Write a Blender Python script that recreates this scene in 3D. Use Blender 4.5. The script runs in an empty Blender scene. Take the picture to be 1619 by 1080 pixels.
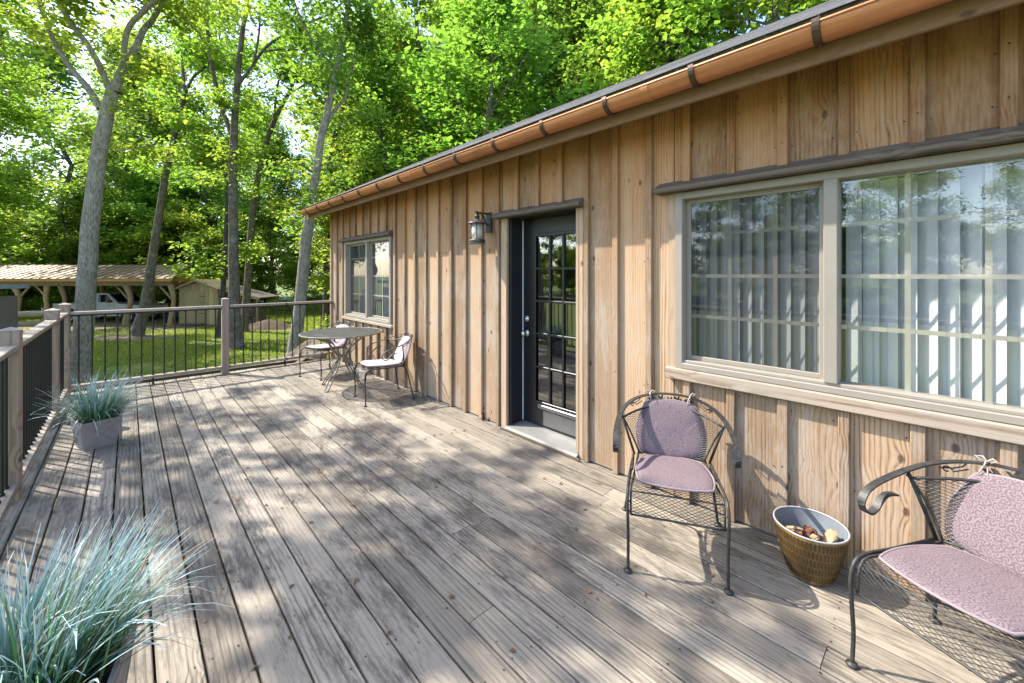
import bpy, math, random
import numpy as np
from mathutils import Vector, Matrix, Quaternion

# ------------------------------------------------------------------ camera, sky, sun, exposure
sc = bpy.context.scene
COL = sc.collection
YAW = math.radians(43.017)
cd = bpy.data.cameras.new('camera')
cd.sensor_width = 36.0
cd.lens = 650.0 / 1619.0 * 36.0
cd.shift_y = -106.0 / 1619.0
cd.clip_start = 0.05
cd.clip_end = 3000
cam = bpy.data.objects.new('camera', cd)
COL.objects.link(cam)
cam.location = (0, 0, 1.5)
cam.rotation_euler = (math.radians(90), 0, -YAW)
sc.camera = cam

SUN = Vector((-1.0, 1.65, 2.12)).normalized()          # towards the sun
w = bpy.data.worlds.new('World')
sc.world = w
w.use_nodes = True
nt = w.node_tree
bg = nt.nodes['Background']
sky = nt.nodes.new('ShaderNodeTexSky')
sky.sky_type = 'NISHITA'
sky.sun_disc = False
sky.sun_elevation = math.asin(SUN.z)
sky.sun_rotation = math.atan2(SUN.x, SUN.y) % (2 * math.pi)
sky.air_density = 0.85
sky.dust_density = 1.1
sky.ozone_density = 0.4
nt.links.new(sky.outputs[0], bg.inputs[0])
bg.inputs[1].default_value = 0.15
sd = bpy.data.lights.new('sun', 'SUN')
sd.energy = 2.6
sd.angle = math.radians(0.53)
sd.color = (1.0, 0.94, 0.85)
so = bpy.data.objects.new('sun', sd)
COL.objects.link(so)
so.rotation_euler = SUN.to_track_quat('Z', 'Y').to_euler()
so.location = SUN * 60
sc.view_settings.view_transform = 'Standard'
sc.view_settings.look = 'None'
sc.view_settings.gamma = 1.0
sc.view_settings.use_curve_mapping = False
sc.view_settings.exposure = 2.02
sc.render.engine = 'CYCLES'
sc.cycles.use_denoising = True
sc.cycles.max_bounces = 8
sc.cycles.transparent_max_bounces = 12
sc.cycles.sample_clamp_indirect = 6.0

# ------------------------------------------------------------------ mesh helpers
RNG = random.Random(11)
NP = np.random.default_rng(5)
V = Vector


class MB:
    """collects polygons and links them as ONE mesh object"""
    def __init__(self):
        self.v = []
        self.f = []
        self.t = []          # optional per-vertex value

    def add(self, vs, fs):
        o = len(self.v)
        self.v.extend([tuple(p) for p in vs])
        self.f.extend([tuple(i + o for i in f) for f in fs])
        return self

    def box(self, x0, x1, y0, y1, z0, z1, c=0.0, axis=None):
        if c <= 0:
            vs = [(x, y, z) for x in (x0, x1) for y in (y0, y1) for z in (z0, z1)]
            return self.add(vs, [(0, 1, 3, 2), (4, 6, 7, 5), (0, 4, 5, 1), (2, 3, 7, 6), (0, 2, 6, 4), (1, 5, 7, 3)])
        L = (x1 - x0, y1 - y0, z1 - z0)
        if axis is None:
            axis = max(range(3), key=lambda i: L[i])
        a, b = [i for i in range(3) if i != axis]
        lo = (x0, y0, z0)
        hi = (x1, y1, z1)
        pr = [(lo[a] + c, lo[b]), (hi[a] - c, lo[b]), (hi[a], lo[b] + c), (hi[a], hi[b] - c),
              (hi[a] - c, hi[b]), (lo[a] + c, hi[b]), (lo[a], hi[b] - c), (lo[a], lo[b] + c)]
        vs = []
        for e in (lo[axis], hi[axis]):
            for p in pr:
                q = [0, 0, 0]
                q[a], q[b], q[axis] = p[0], p[1], e
                vs.append(tuple(q))
        fs = [tuple((i, (i + 1) % 8, 8 + (i + 1) % 8, 8 + i)) for i in range(8)]
        fs += [tuple(range(7, -1, -1)), tuple(range(8, 16))]
        if axis == 1:
            fs = [tuple(reversed(f)) for f in fs]
        return self.add(vs, fs)

    def tube(self, pts, r, n=8, cap=True):
        P = [V(p) for p in pts]
        if not isinstance(r, (list, tuple)):
            r = [r] * len(P)
        up = None
        rings = []
        for i, p in enumerate(P):
            d = (P[min(i + 1, len(P) - 1)] - P[max(i - 1, 0)])
            if d.length < 1e-9:
                d = V((0, 0, 1))
            d.normalize()
            if up is None:
                up = V((0, 0, 1)) if abs(d.z) < .9 else V((1, 0, 0))
            s = d.cross(up)
            if s.length < 1e-6:
                s = d.cross(V((0, 1, 0.3)))
            s.normalize()
            up = s.cross(d)
            rings.append([tuple(p + (s * math.cos(2 * math.pi * k / n) + up * math.sin(2 * math.pi * k / n)) * r[i]) for k in range(n)])
        vs = [q for g in rings for q in g]
        fs = []
        for i in range(len(P) - 1):
            for k in range(n):
                fs.append((i * n + k, (i + 1) * n + k, (i + 1) * n + (k + 1) % n, i * n + (k + 1) % n))
        if cap:
            fs.append(tuple(range(n)))
            fs.append(tuple((len(P) - 1) * n + k for k in reversed(range(n))))
        return self.add(vs, fs)

    def strip(self, pts, wv, wid, th):
        """flat bar along pts; wv = width direction(s)"""
        P = [V(p) for p in pts]
        vs = []
        for i, p in enumerate(P):
            d = (P[min(i + 1, len(P) - 1)] - P[max(i - 1, 0)]).normalized()
            wdir = V(wv[i] if isinstance(wv, list) else wv)
            wdir = (wdir - d * wdir.dot(d)).normalized()
            nrm = d.cross(wdir)
            for a, b in ((-1, -1), (1, -1), (1, 1), (-1, 1)):
                vs.append(tuple(p + wdir * a * wid / 2 + nrm * b * th / 2))
        fs = []
        for i in range(len(P) - 1):
            for k in range(4):
                fs.append((i * 4 + k, i * 4 + (k + 1) % 4, (i + 1) * 4 + (k + 1) % 4, (i + 1) * 4 + k))
        m = (len(P) - 1) * 4
        fs += [(3, 2, 1, 0), (m, m + 1, m + 2, m + 3)]
        return self.add(vs, fs)

    def lathe(self, prof, n=24, center=(0, 0), close=False, caps=True):
        vs = []
        for r, z in prof:
            for k in range(n):
                a = 2 * math.pi * k / n
                vs.append((center[0] + r * math.cos(a), center[1] + r * math.sin(a), z))
        fs = []
        m = len(prof)
        for i in range(m - 1 + (1 if close else 0)):
            j = (i + 1) % m
            for k in range(n):
                fs.append((i * n + k, i * n + (k + 1) % n, j * n + (k + 1) % n, j * n + k))
        if not close and caps:
            fs.append(tuple(reversed(range(n))))
            fs.append(tuple((m - 1) * n + k for k in range(n)))
        return self.add(vs, fs)

    def prism(self, poly, axis, a0, a1):
        """extrude a 2-D outline along an axis (0,1,2)"""
        n = len(poly)
        vs = []
        for a in (a0, a1):
            for p in poly:
                q = list(p)
                q.insert(axis, a)
                vs.append(tuple(q))
        fs = [(i, (i + 1) % n, n + (i + 1) % n, n + i) for i in range(n)]
        fs += [tuple(reversed(range(n))), tuple(range(n, 2 * n))]
        return self.add(vs, fs)

    def xform(self, M):
        self.v = [tuple(M @ V(p)) for p in self.v]
        return self

    def merge(self, other):
        return self.add(other.v, other.f)

    def build(self, name, mat, parent=None, smooth=False, center=False, off=(0, 0, 0), attr=None):
        me = bpy.data.meshes.new(name)
        vs = np.array(self.v, dtype=np.float64)
        if len(vs) == 0:
            vs = np.zeros((0, 3))
        loc = V((0, 0, 0))
        vs = vs - np.array(off)
        if center:
            c = (vs.min(0) + vs.max(0)) / 2
            vs = vs - c
            loc = V(c)
        me.from_pydata([tuple(p) for p in vs], [], self.f)
        if smooth:
            me.polygons.foreach_set('use_smooth', [True] * len(me.polygons))
            if smooth == 'edge':
                pass
        if attr:
            a = me.attributes.new(attr, 'FLOAT', 'POINT')
            a.data.foreach_set('value', self.t)
        me.update()
        me.materials.append(mat)
        o = bpy.data.objects.new(name, me)
        COL.objects.link(o)
        o.location = loc
        if parent:
            o.parent = parent
        return o


def np_mesh(name, verts, quads, mat, parent=None, k=4, smooth=False):
    me = bpy.data.meshes.new(name)
    verts = np.asarray(verts, dtype=np.float32).reshape(-1, 3)
    quads = np.asarray(quads, dtype=np.int32).reshape(-1, k)
    me.vertices.add(len(verts))
    me.vertices.foreach_set('co', verts.ravel())
    me.loops.add(quads.size)
    me.loops.foreach_set('vertex_index', quads.ravel())
    me.polygons.add(len(quads))
    me.polygons.foreach_set('loop_start', np.arange(len(quads), dtype=np.int32) * k)
    me.polygons.foreach_set('loop_total', np.full(len(quads), k, dtype=np.int32))
    if smooth:
        me.polygons.foreach_set('use_smooth', np.ones(len(quads), dtype=bool))
    me.update(calc_edges=True)
    me.materials.append(mat)
    o = bpy.data.objects.new(name, me)
    COL.objects.link(o)
    if parent:
        o.parent = parent
    return o


def tag(o, label=None, cat=None, group=None, kind=None):
    if label: o['label'] = label
    if cat: o['category'] = cat
    if group: o['group'] = group
    if kind: o['kind'] = kind
    return o


def thing(name, label, cat, loc=(0, 0, 0), rz=0.0, group=None):
    o = bpy.data.objects.new(name, None)
    o.empty_display_size = 0.1
    COL.objects.link(o)
    o.location = loc
    o.rotation_euler = (0, 0, rz)
    return tag(o, label, cat, group)


KIDS = {}


def copy_tree(o, parent=None):
    c = o.copy()
    COL.objects.link(c)
    if parent is not None:
        c.parent = parent
    for ch in [x for x in bpy.data.objects if x.parent == o]:
        copy_tree(ch, c)
    return c


def dup(o, loc, rz, label=None, scale=None):
    c = copy_tree(o)
    c.location = loc
    c.rotation_euler = (o.rotation_euler.x, o.rotation_euler.y, rz)
    if scale:
        c.scale = scale
    if label:
        c['label'] = label
    return c


# ------------------------------------------------------------------ materials
class NT:
    def __init__(self, name):
        self.m = bpy.data.materials.new(name)
        self.m.use_nodes = True
        self.t = self.m.node_tree
        self.p = self.t.nodes['Principled BSDF']
        self.out = self.t.nodes['Material Output']

    def n(self, typ, **kw):
        nd = self.t.nodes.new(typ)
        for k, v in kw.items():
            setattr(nd, k, v)
        return nd

    def put(self, sock, val):
        if hasattr(val, 'is_output') or isinstance(val, bpy.types.NodeSocket):
            self.t.links.new(val, sock)
        else:
            sock.default_value = val

    def math(self, op, a, b=None, c=None, clamp=False):
        nd = self.n('ShaderNodeMath', operation=op, use_clamp=clamp)
        self.put(nd.inputs[0], a)
        if b is not None: self.put(nd.inputs[1], b)
        if c is not None: self.put(nd.inputs[2], c)
        return nd.outputs[0]

    def vec(self, x, y, z):
        nd = self.n('ShaderNodeCombineXYZ')
        for i, q in enumerate((x, y, z)): self.put(nd.inputs[i], q)
        return nd.outputs[0]

    def noise(self, v, scale, detail=3, rough=.55, dist=0.0, out=0):
        nd = self.n('ShaderNodeTexNoise')
        if v is not None: self.put(nd.inputs['Vector'], v)
        nd.inputs['Scale'].default_value = scale
        nd.inputs['Detail'].default_value = detail
        nd.inputs['Roughness'].default_value = rough
        nd.inputs['Distortion'].default_value = dist
        return nd.outputs[out]

    def ramp(self, fac, stops, interp='LINEAR'):
        nd = self.n('ShaderNodeValToRGB')
        nd.color_ramp.interpolation = interp
        el = nd.color_ramp.elements
        while len(el) < len(stops): el.new(.5)
        for e, (p, c) in zip(el, stops):
            e.position = p
            e.color = (c[0], c[1], c[2], 1) if hasattr(c, '__len__') else (c, c, c, 1)
        self.put(nd.inputs[0], fac)
        return nd.outputs[0]

    def mix(self, fac, a, b, mode='MIX'):
        nd = self.n('ShaderNodeMix', data_type='RGBA', blend_type=mode)
        self.put(nd.inputs[0], fac)
        for s, q in ((nd.inputs[6], a), (nd.inputs[7], b)):
            if isinstance(q, (tuple, list)): q = tuple(q) + ((1,) if len(q) == 3 else ())
            self.put(s, q)
        return nd.outputs[2]

    def range(self, v, a, b, c=0.0, d=1.0):
        nd = self.n('ShaderNodeMapRange')
        self.put(nd.inputs[0], v)
        for i, q in enumerate((a, b, c, d)): nd.inputs[i + 1].default_value = q
        return nd.outputs[0]

    def bump(self, h, strength=.3, dist=.01):
        nd = self.n('ShaderNodeBump')
        nd.inputs['Strength'].default_value = strength
        nd.inputs['Distance'].default_value = dist
        self.put(nd.inputs['Height'], h)
        self.t.links.new(nd.outputs[0], self.p.inputs['Normal'])

    def fin(self, col=None, rough=.6, metal=0.0, spec=.4):
        if col is not None:
            if isinstance(col, (tuple, list)): col = tuple(col) + ((1,) if len(col) == 3 else ())
            self.put(self.p.inputs['Base Color'], col)
        self.put(self.p.inputs['Roughness'], rough)
        self.p.inputs['Metallic'].default_value = metal
        self.p.inputs['Specular IOR Level'].default_value = spec
        return self.m

    def obj(self):
        return self.n('ShaderNodeTexCoord').outputs['Object']

    def rand(self):
        return self.n('ShaderNodeObjectInfo').outputs['Random']

    def pos(self):
        return self.n('ShaderNodeNewGeometry').outputs['Position']


def plain(name, col, rough=.5, metal=0.0, var=.12, scale=8.0, spec=.4, bump=0.0):
    m = NT(name)
    n = m.noise(m.obj(), scale, 4, .6)
    c = m.mix(m.range(n, .3, .7), tuple(q * (1 - var) for q in col), tuple(min(1, q * (1 + var)) for q in col))
    if bump: m.bump(n, bump, .01)
    return m.fin(c, rough, metal, spec)


def wood(name, axis, dark, light, gap, stain=None, stain_amt=0.0, ringf=95.0, knot=1.0, bump=.25, vary=.35, fine=.55,
         tintz=None, rough=.75, check=.0, warp=12.0, knot_t=.6, swap=False):
    """weathered sawn timber; axis = grain direction of the object's own coordinates"""
    m = NT(name)
    sep = m.n('ShaderNodeSeparateXYZ')
    m.t.links.new(m.obj(), sep.inputs[0])
    g = sep.outputs[axis]
    p, q = [sep.outputs[i] for i in range(3) if i != axis]
    if swap:
        p, q = q, p
    r = m.rand()
    r2 = m.math('FRACT', m.math('MULTIPLY', r, 17.31))
    g = m.math('ADD', g, m.math('MULTIPLY', r, 43.0))
    p = m.math('ADD', p, m.math('MULTIPLY', r2, 19.0))
    pq = m.math('ADD', p, q)
    # knots
    kv = m.vec(m.math('MULTIPLY', p, 9.0), m.math('MULTIPLY', q, .5), m.math('MULTIPLY', g, 5.5))
    vo = m.n('ShaderNodeTexVoronoi', feature='F1')
    m.put(vo.inputs['Vector'], kv)
    vo.inputs['Scale'].default_value = 1.0
    dk = vo.outputs['Distance']
    vsep = m.n('ShaderNodeSeparateColor')
    m.t.links.new(vo.outputs['Color'], vsep.inputs[0])
    some = m.math('GREATER_THAN', vsep.outputs[0], knot_t)
    knotm = m.math('MULTIPLY', m.range(dk, .15, .08), some)
    halo = m.math('MULTIPLY', m.math('POWER', m.range(dk, .75, .0), 2.0), some)
    wv = m.vec(m.math('MULTIPLY', p, 2.2), m.math('MULTIPLY', q, 2.2), m.math('MULTIPLY', g, .55))
    wn = m.noise(wv, 1.0, 2, .5)
    ph = m.math('MULTIPLY', p, ringf)
    ph = m.math('ADD', ph, m.math('MULTIPLY', wn, warp))
    wn2 = m.noise(m.vec(m.math('MULTIPLY', p, 30.0), m.math('MULTIPLY', q, 30.0), m.math('MULTIPLY', g, .9)), 1.0, 2, .5)
    ph = m.math('ADD', ph, m.math('MULTIPLY', wn2, 9.0))
    ph = m.math('ADD', ph, m.math('MULTIPLY', halo, 12.0 * knot))
    rings = m.math('ADD', m.math('MULTIPLY', m.math('SINE', ph), .5), .5)
    rings = m.math('POWER', rings, 2.2)
    fv = m.vec(m.math('MULTIPLY', p, 1.0), m.math('MULTIPLY', q, 1.0), m.math('MULTIPLY', g, .022))
    fn = m.noise(fv, 150.0, 4, .75)
    fn2 = m.noise(fv, 34.0, 3, .6)
    gr = m.math('ADD', m.math('MULTIPLY', rings, 1 - fine), m.math('MULTIPLY', m.range(fn, .25, .75), fine))
    gr = m.math('MULTIPLY', gr, m.range(fn2, .2, .65, .55, 1.0))
    r3 = m.math('FRACT', m.math('MULTIPLY', r, 71.7))
    gr = m.math('ADD', m.math('MULTIPLY', gr, m.range(r3, 0, 1, .5, 1.15)), m.range(r3, 0, 1, .14, 0.0))
    col = m.ramp(gr, [(.0, light), (.45, tuple((a * .35 + b * .65) for a, b in zip(dark, light))), (.95, dark)])
    # board to board
    b = m.range(r2, 0, 1, 1 - vary, 1 + vary * .6)
    col = m.mix(1.0, col, m.vec(b, b, b), 'MULTIPLY')
    if stain:
        s1 = m.noise(m.vec(m.math('MULTIPLY', p, 5.0), q, m.math('MULTIPLY', g, 1.3)), 1.6, 5, .65)
        s2 = m.noise(m.pos(), 1.1, 3, .6)
        s4 = m.noise(m.vec(m.math('MULTIPLY', p, 40.0), q, m.math('MULTIPLY', g, 7.0)), 1.6, 4, .7)
        sf = m.math('MULTIPLY', m.range(m.math('ADD', m.math('ADD', s1, m.math('MULTIPLY', s2, .8)), m.math('MULTIPLY', m.math('SUBTRACT', s4, .5), .7)), .84, 1.06), stain_amt, clamp=True)
        col = m.mix(sf, col, stain)
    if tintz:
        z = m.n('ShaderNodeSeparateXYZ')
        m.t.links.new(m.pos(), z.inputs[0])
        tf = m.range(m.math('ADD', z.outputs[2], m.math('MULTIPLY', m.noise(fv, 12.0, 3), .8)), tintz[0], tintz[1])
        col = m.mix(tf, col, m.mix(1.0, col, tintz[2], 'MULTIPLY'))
    if check:
        cn = m.noise(m.vec(p, q, m.math('MULTIPLY', g, .03)), 55.0, 2, .5)
        ck = m.math('MULTIPLY', m.range(cn, .70, .76), check, clamp=True)
        col = m.mix(ck, col, tuple(d * .3 for d in dark))
    col = m.mix(m.math('MULTIPLY', knotm, .75 * min(1, knot)), col, gap)
    h = m.math('SUBTRACT', m.math('MULTIPLY', gr, -1.0), m.math('MULTIPLY', knotm, .5))
    m.bump(h, bump, .004)
    return m.fin(col, rough, 0, .25)


def leafmat(name, c_dark, c_light, trans, tf=.5, rough=.45):
    m = NT(name)
    ri = m.n('ShaderNodeNewGeometry').outputs['Random Per Island']
    n = m.noise(m.pos(), .55, 3, .6)
    f = m.math('ADD', m.math('MULTIPLY', ri, .6), m.math('MULTIPLY', m.range(n, .35, .65), .4))
    oi = m.range(m.rand(), 0, 1, .8, 1.18)
    c = m.mix(1.0, m.mix(f, c_dark, c_light), m.vec(oi, m.math('POWER', oi, .6), .95), 'MULTIPLY')
    m.fin(c, rough, 0, .35)
    tr = m.n('ShaderNodeBsdfTranslucent')
    tc = m.mix(1.0, m.mix(f, tuple(q * .6 for q in trans), trans), m.vec(oi, 1.0, .95), 'MULTIPLY')
    m.put(tr.inputs[0], tc)
    mx = m.n('ShaderNodeMixShader')
    mx.inputs[0].default_value = tf
    m.t.links.new(m.p.outputs[0], mx.inputs[1])
    m.t.links.new(tr.outputs[0], mx.inputs[2])
    m.t.links.new(mx.outputs[0], m.out.inputs[0])
    return m.m


def glassmat(name, ior=1.75, tint=(.92, .95, .95), dirt=0.0, dirtcol=(.3, .32, .32)):
    m = NT(name)
    m.t.nodes.remove(m.p)
    ge = m.n('ShaderNodeNewGeometry')
    dt = m.n('ShaderNodeVectorMath', operation='DOT_PRODUCT')
    m.t.links.new(ge.outputs['Incoming'], dt.inputs[0])
    m.t.links.new(ge.outputs['Normal'], dt.inputs[1])
    r0 = ((ior - 1) / (ior + 1)) ** 2
    k5 = m.math('POWER', m.math('SUBTRACT', 1.0, m.math('ABSOLUTE', dt.outputs['Value']), clamp=True), 5.0)
    fac = m.math('ADD', m.math('MULTIPLY', k5, 1 - r0), r0, clamp=True)
    tr = m.n('ShaderNodeBsdfTransparent')
    tr.inputs[0].default_value = (*tint, 1)
    gl = m.n('ShaderNodeBsdfGlossy')
    gl.inputs['Roughness'].default_value = .004
    mx = m.n('ShaderNodeMixShader')
    m.t.links.new(fac, mx.inputs[0])
    m.t.links.new(tr.outputs[0], mx.inputs[1])
    m.t.links.new(gl.outputs[0], mx.inputs[2])
    o = mx.outputs[0]
    if dirt:
        df = m.n('ShaderNodeBsdfDiffuse')
        df.inputs[0].default_value = (*dirtcol, 1)
        m2 = m.n('ShaderNodeMixShader')
        m2.inputs[0].default_value = dirt
        m.t.links.new(o, m2.inputs[1])
        m.t.links.new(df.outputs[0], m2.inputs[2])
        o = m2.outputs[0]
    m.t.links.new(o, m.out.inputs[0])
    return m.m


M = {}
M['deck'] = wood('deck_wood', 1, (.042, .033, .024), (.40, .348, .272), (.05, .04, .032), stain=(.085, .073, .061), stain_amt=.85, ringf=260, bump=.6, vary=.34, check=1.0, warp=24.0, fine=.66, knot_t=.9)
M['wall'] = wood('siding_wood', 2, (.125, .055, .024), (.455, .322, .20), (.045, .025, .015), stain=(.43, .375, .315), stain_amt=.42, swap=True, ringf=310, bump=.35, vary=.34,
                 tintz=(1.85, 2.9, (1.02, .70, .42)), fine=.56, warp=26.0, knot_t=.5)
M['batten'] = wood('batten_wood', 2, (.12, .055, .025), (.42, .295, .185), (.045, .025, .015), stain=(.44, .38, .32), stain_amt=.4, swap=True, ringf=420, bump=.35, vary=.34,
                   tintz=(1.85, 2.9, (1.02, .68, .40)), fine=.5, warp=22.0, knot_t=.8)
M['trim'] = wood('trim_wood', 1, (.20, .135, .085), (.50, .40, .30), (.08, .05, .03), stain=(.34, .30, .26), stain_amt=.5, swap=True, ringf=110, vary=.15)
M['trim_z'] = wood('jamb_wood', 2, (.22, .13, .07), (.50, .37, .25), (.08, .05, .03), swap=True, ringf=110, vary=.15)
M['rail'] = wood('rail_wood', 1, (.13, .105, .085), (.42, .36, .305), (.06, .045, .035), stain=(.2, .18, .16), stain_amt=.5, ringf=120, vary=.15)
M['rail_x'] = wood('rail_wood_cross', 0, (.13, .10, .075), (.40, .325, .25), (.06, .045, .035), stain=(.2, .18, .16), stain_amt=.5, ringf=120, vary=.15)
M['post'] = wood('post_wood', 2, (.15, .10, .07), (.40, .30, .22), (.07, .045, .03), stain=(.24, .2, .17), stain_amt=.4, ringf=110, vary=.12)
M['plank'] = wood('plank_wood', 2, (.20, .14, .07), (.52, .39, .215), (.07, .05, .03), ringf=50, vary=.3)
M['grey_plank'] = wood('grey_plank_wood', 2, (.075, .06, .048), (.20, .165, .135), (.05, .04, .03), ringf=50, vary=.25)
M['header'] = wood('header_wood', 1, (.045, .036, .028), (.15, .12, .092), (.02, .018, .015), swap=True, ringf=110, vary=.1)
M['fascia'] = wood('fascia_wood', 1, (.085, .048, .026), (.25, .15, .08), (.06, .04, .025), swap=True, ringf=110, vary=.1)
M['log'] = wood('log_wood', 2, (.16, .10, .05), (.40, .28, .16), (.06, .04, .02), ringf=30, vary=.3)
M['log_x'] = wood('log_wood_cross', 0, (.16, .12, .08), (.42, .34, .24), (.06, .04, .02), ringf=30, vary=.3)
M['hatch'] = wood('hatch_wood', 0, (.05, .04, .025), (.17, .125, .075), (.03, .02, .015), ringf=110, vary=.2)
M['orange'] = wood('fresh_timber', 0, (.30, .14, .04), (.56, .30, .10), (.1, .05, .02), ringf=60, vary=.1)

m = NT('copper')
sepc = m.n('ShaderNodeSeparateXYZ')
m.t.links.new(m.obj(), sepc.inputs[0])
n1 = m.noise(m.vec(m.math('MULTIPLY', sepc.outputs[0], 14.0), m.math('MULTIPLY', sepc.outputs[1], .5), m.math('MULTIPLY', sepc.outputs[2], 14.0)), 2.0, 5, .65)
n2 = m.noise(m.obj(), 1.3, 4, .6)
cc = m.mix(m.range(n1, .3, .7), (.42, .165, .065), (.64, .29, .135))
cc = m.mix(m.math('MULTIPLY', m.range(n2, .48, .72), .7), cc, (.26, .125, .07))
M['copper'] = m.fin(cc, m.range(n1, .3, .7, .38, .52), .55, .5)
M['bracket'] = plain('bracket_bronze', (.09, .055, .04), .45, .6, .3, 30)

m = NT('shingle')
n1 = m.noise(m.obj(), 60, 4, .7)
n2 = m.noise(m.obj(), 3.5, 3, .6)
c = m.mix(m.range(n1, .3, .7), (.055, .055, .054), (.17, .165, .16))
c = m.mix(m.math('MULTIPLY', m.range(n2, .4, .7), .4), c, (.06, .062, .062))
m.bump(n1, .4, .003)
M['shingle'] = m.fin(c, .9, 0, .2)

m = NT('wrought_iron')
n1 = m.noise(m.obj(), 45, 4, .7)
n2 = m.noise(m.obj(), 9, 3, .6)
c = m.mix(m.range(n1, .35, .75), (.020, .020, .020), (.055, .052, .046))
c = m.mix(m.math('MULTIPLY', m.range(n2, .55, .75), .6), c, (.085, .085, .06))
m.bump(n1, .25, .002)
M['iron'] = m.fin(c, m.range(n1, .3, .7, .4, .62), .15, .5)
m = NT('table_iron')
n1 = m.noise(m.obj(), 30, 4, .7)
n2 = m.noise(m.obj(), 5, 3, .6)
c = m.mix(m.range(n1, .35, .75), (.13, .12, .09), (.24, .22, .165))
c = m.mix(m.math('MULTIPLY', m.range(n2, .5, .7), .6), c, (.29, .27, .20))
M['table_iron'] = m.fin(c, .55, .1, .4)
M['baluster'] = plain('baluster_black', (.018, .018, .018), .45, .2, .2, 20)
M['black_door'] = plain('door_black', (.012, .012, .013), .38, 0, .2, 3, .5)
M['black_trim'] = plain('jamb_black', (.016, .016, .018), .5, 0, .15, 5)
M['white'] = plain('weatherstrip_white', (.7, .7, .68), .5)
M['steel'] = plain('kick_steel', (.23, .23, .235), .42, .9, .1, 3)
M['nickel'] = plain('satin_nickel', (.55, .53, .5), .28, 1.0, .05)
M['threshold'] = plain('threshold_aluminium', (.25, .243, .225), .5, .3, .12, 6)
M['vinyl'] = plain('window_vinyl', (.27, .24, .195), .5, 0, .06, 5)
M['grille'] = plain('grille_cream', (.42, .38, .31), .5, 0, .04, 5)
M['glass'] = glassmat('window_glass', 2.3)
M['door_glass'] = glassmat('door_glass', 2.9, (.6, .62, .6))
M['screen_glass'] = glassmat('screened_glass', 1.9, (.62, .64, .64), .24, (.12, .125, .13))
M['blind'] = plain('blind_vinyl', (.72, .73, .73), .55, 0, .03, 4)
M['room'] = plain('room_plaster', (.30, .28, .25), .9)
M['room_floor'] = plain('room_floor', (.12, .09, .06), .6)
M['dark_under'] = plain('under_deck_dark', (.05, .045, .04), .9)
M['nail'] = plain('nail_rust', (.03, .025, .02), .6, .3)
M['lamp_metal'] = plain('lamp_bronze', (.022, .02, .02), .42, .5, .2, 20)
M['lamp_hat'] = plain('lamp_hat_bronze', (.10, .09, .085), .42, .5, .2, 14)
m = NT('lamp_glass')
m.p.inputs['Transmission Weight'].default_value = .55
M['lamp_glass'] = m.fin((.80, .78, .70), .35, 0, .5)

# cushions: mauve damask
m = NT('damask')
ob = m.obj()
vo = m.n('ShaderNodeTexVoronoi', feature='F1', voronoi_dimensions='2D')
sc2 = m.n('ShaderNodeVectorMath', operation='SCALE')
wob = m.n('ShaderNodeVectorMath', operation='ADD')
nz = m.noise(ob, 14.0, 2, .5, out=1)
sub = m.n('ShaderNodeVectorMath', operation='SCALE')
m.put(sub.inputs[0], nz)
sub.inputs['Scale'].default_value = .035
m.put(wob.inputs[0], ob)
m.put(wob.inputs[1], sub.outputs[0])
m.put(sc2.inputs[0], wob.outputs[0])
sc2.inputs['Scale'].default_value = 34.0
m.put(vo.inputs['Vector'], sc2.outputs[0])
vo.inputs['Randomness'].default_value = .55
vo.inputs['Scale'].default_value = 1.0
d = m.n('ShaderNodeVectorMath', operation='SUBTRACT')
m.put(d.inputs[0], sc2.outputs[0])
m.put(d.inputs[1], vo.outputs['Position'])
s3 = m.n('ShaderNodeSeparateXYZ')
m.put(s3.inputs[0], d.outputs[0])
ang = m.math('ARCTAN2', s3.outputs[1], s3.outputs[0])
spir = m.math('SINE', m.math('ADD', m.math('MULTIPLY', vo.outputs['Distance'], 17.0), m.math('MULTIPLY', ang, 2.0)))
pet = m.math('SINE', m.math('ADD', m.math('MULTIPLY', ang, 5.0), m.math('MULTIPLY', vo.outputs['Distance'], 5.0)))
pat = m.math('ADD', m.math('MULTIPLY', spir, .65), m.math('MULTIPLY', pet, .35))
f = m.range(pat, -.08, .08)
wn = m.noise(ob, 420, 2, .6)
c = m.mix(f, (.135, .098, .108), (.212, .165, .173))
c = m.mix(m.math('MULTIPLY', wn, .3), c, (.14, .105, .115))
wr = m.noise(ob, 11.0, 3, .5, 1.2)
m.bump(m.math('ADD', m.math('ADD', f, m.math('MULTIPLY', wn, .5)), m.math('MULTIPLY', wr, 5.0)), .3, .003)
M['damask'] = m.fin(c, .85, 0, .15)
M['piping'] = plain('piping_cord', (.24, .195, .2), .85)
M['tie'] = plain('tie_ribbon', (.42, .37, .345), .85)

M['pale_damask'] = plain('damask_pale', (.44, .37, .37), .88, 0, .07, 60, .15, .1)  # paler plain version of the cushion cloth, for the two table chairs

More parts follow.
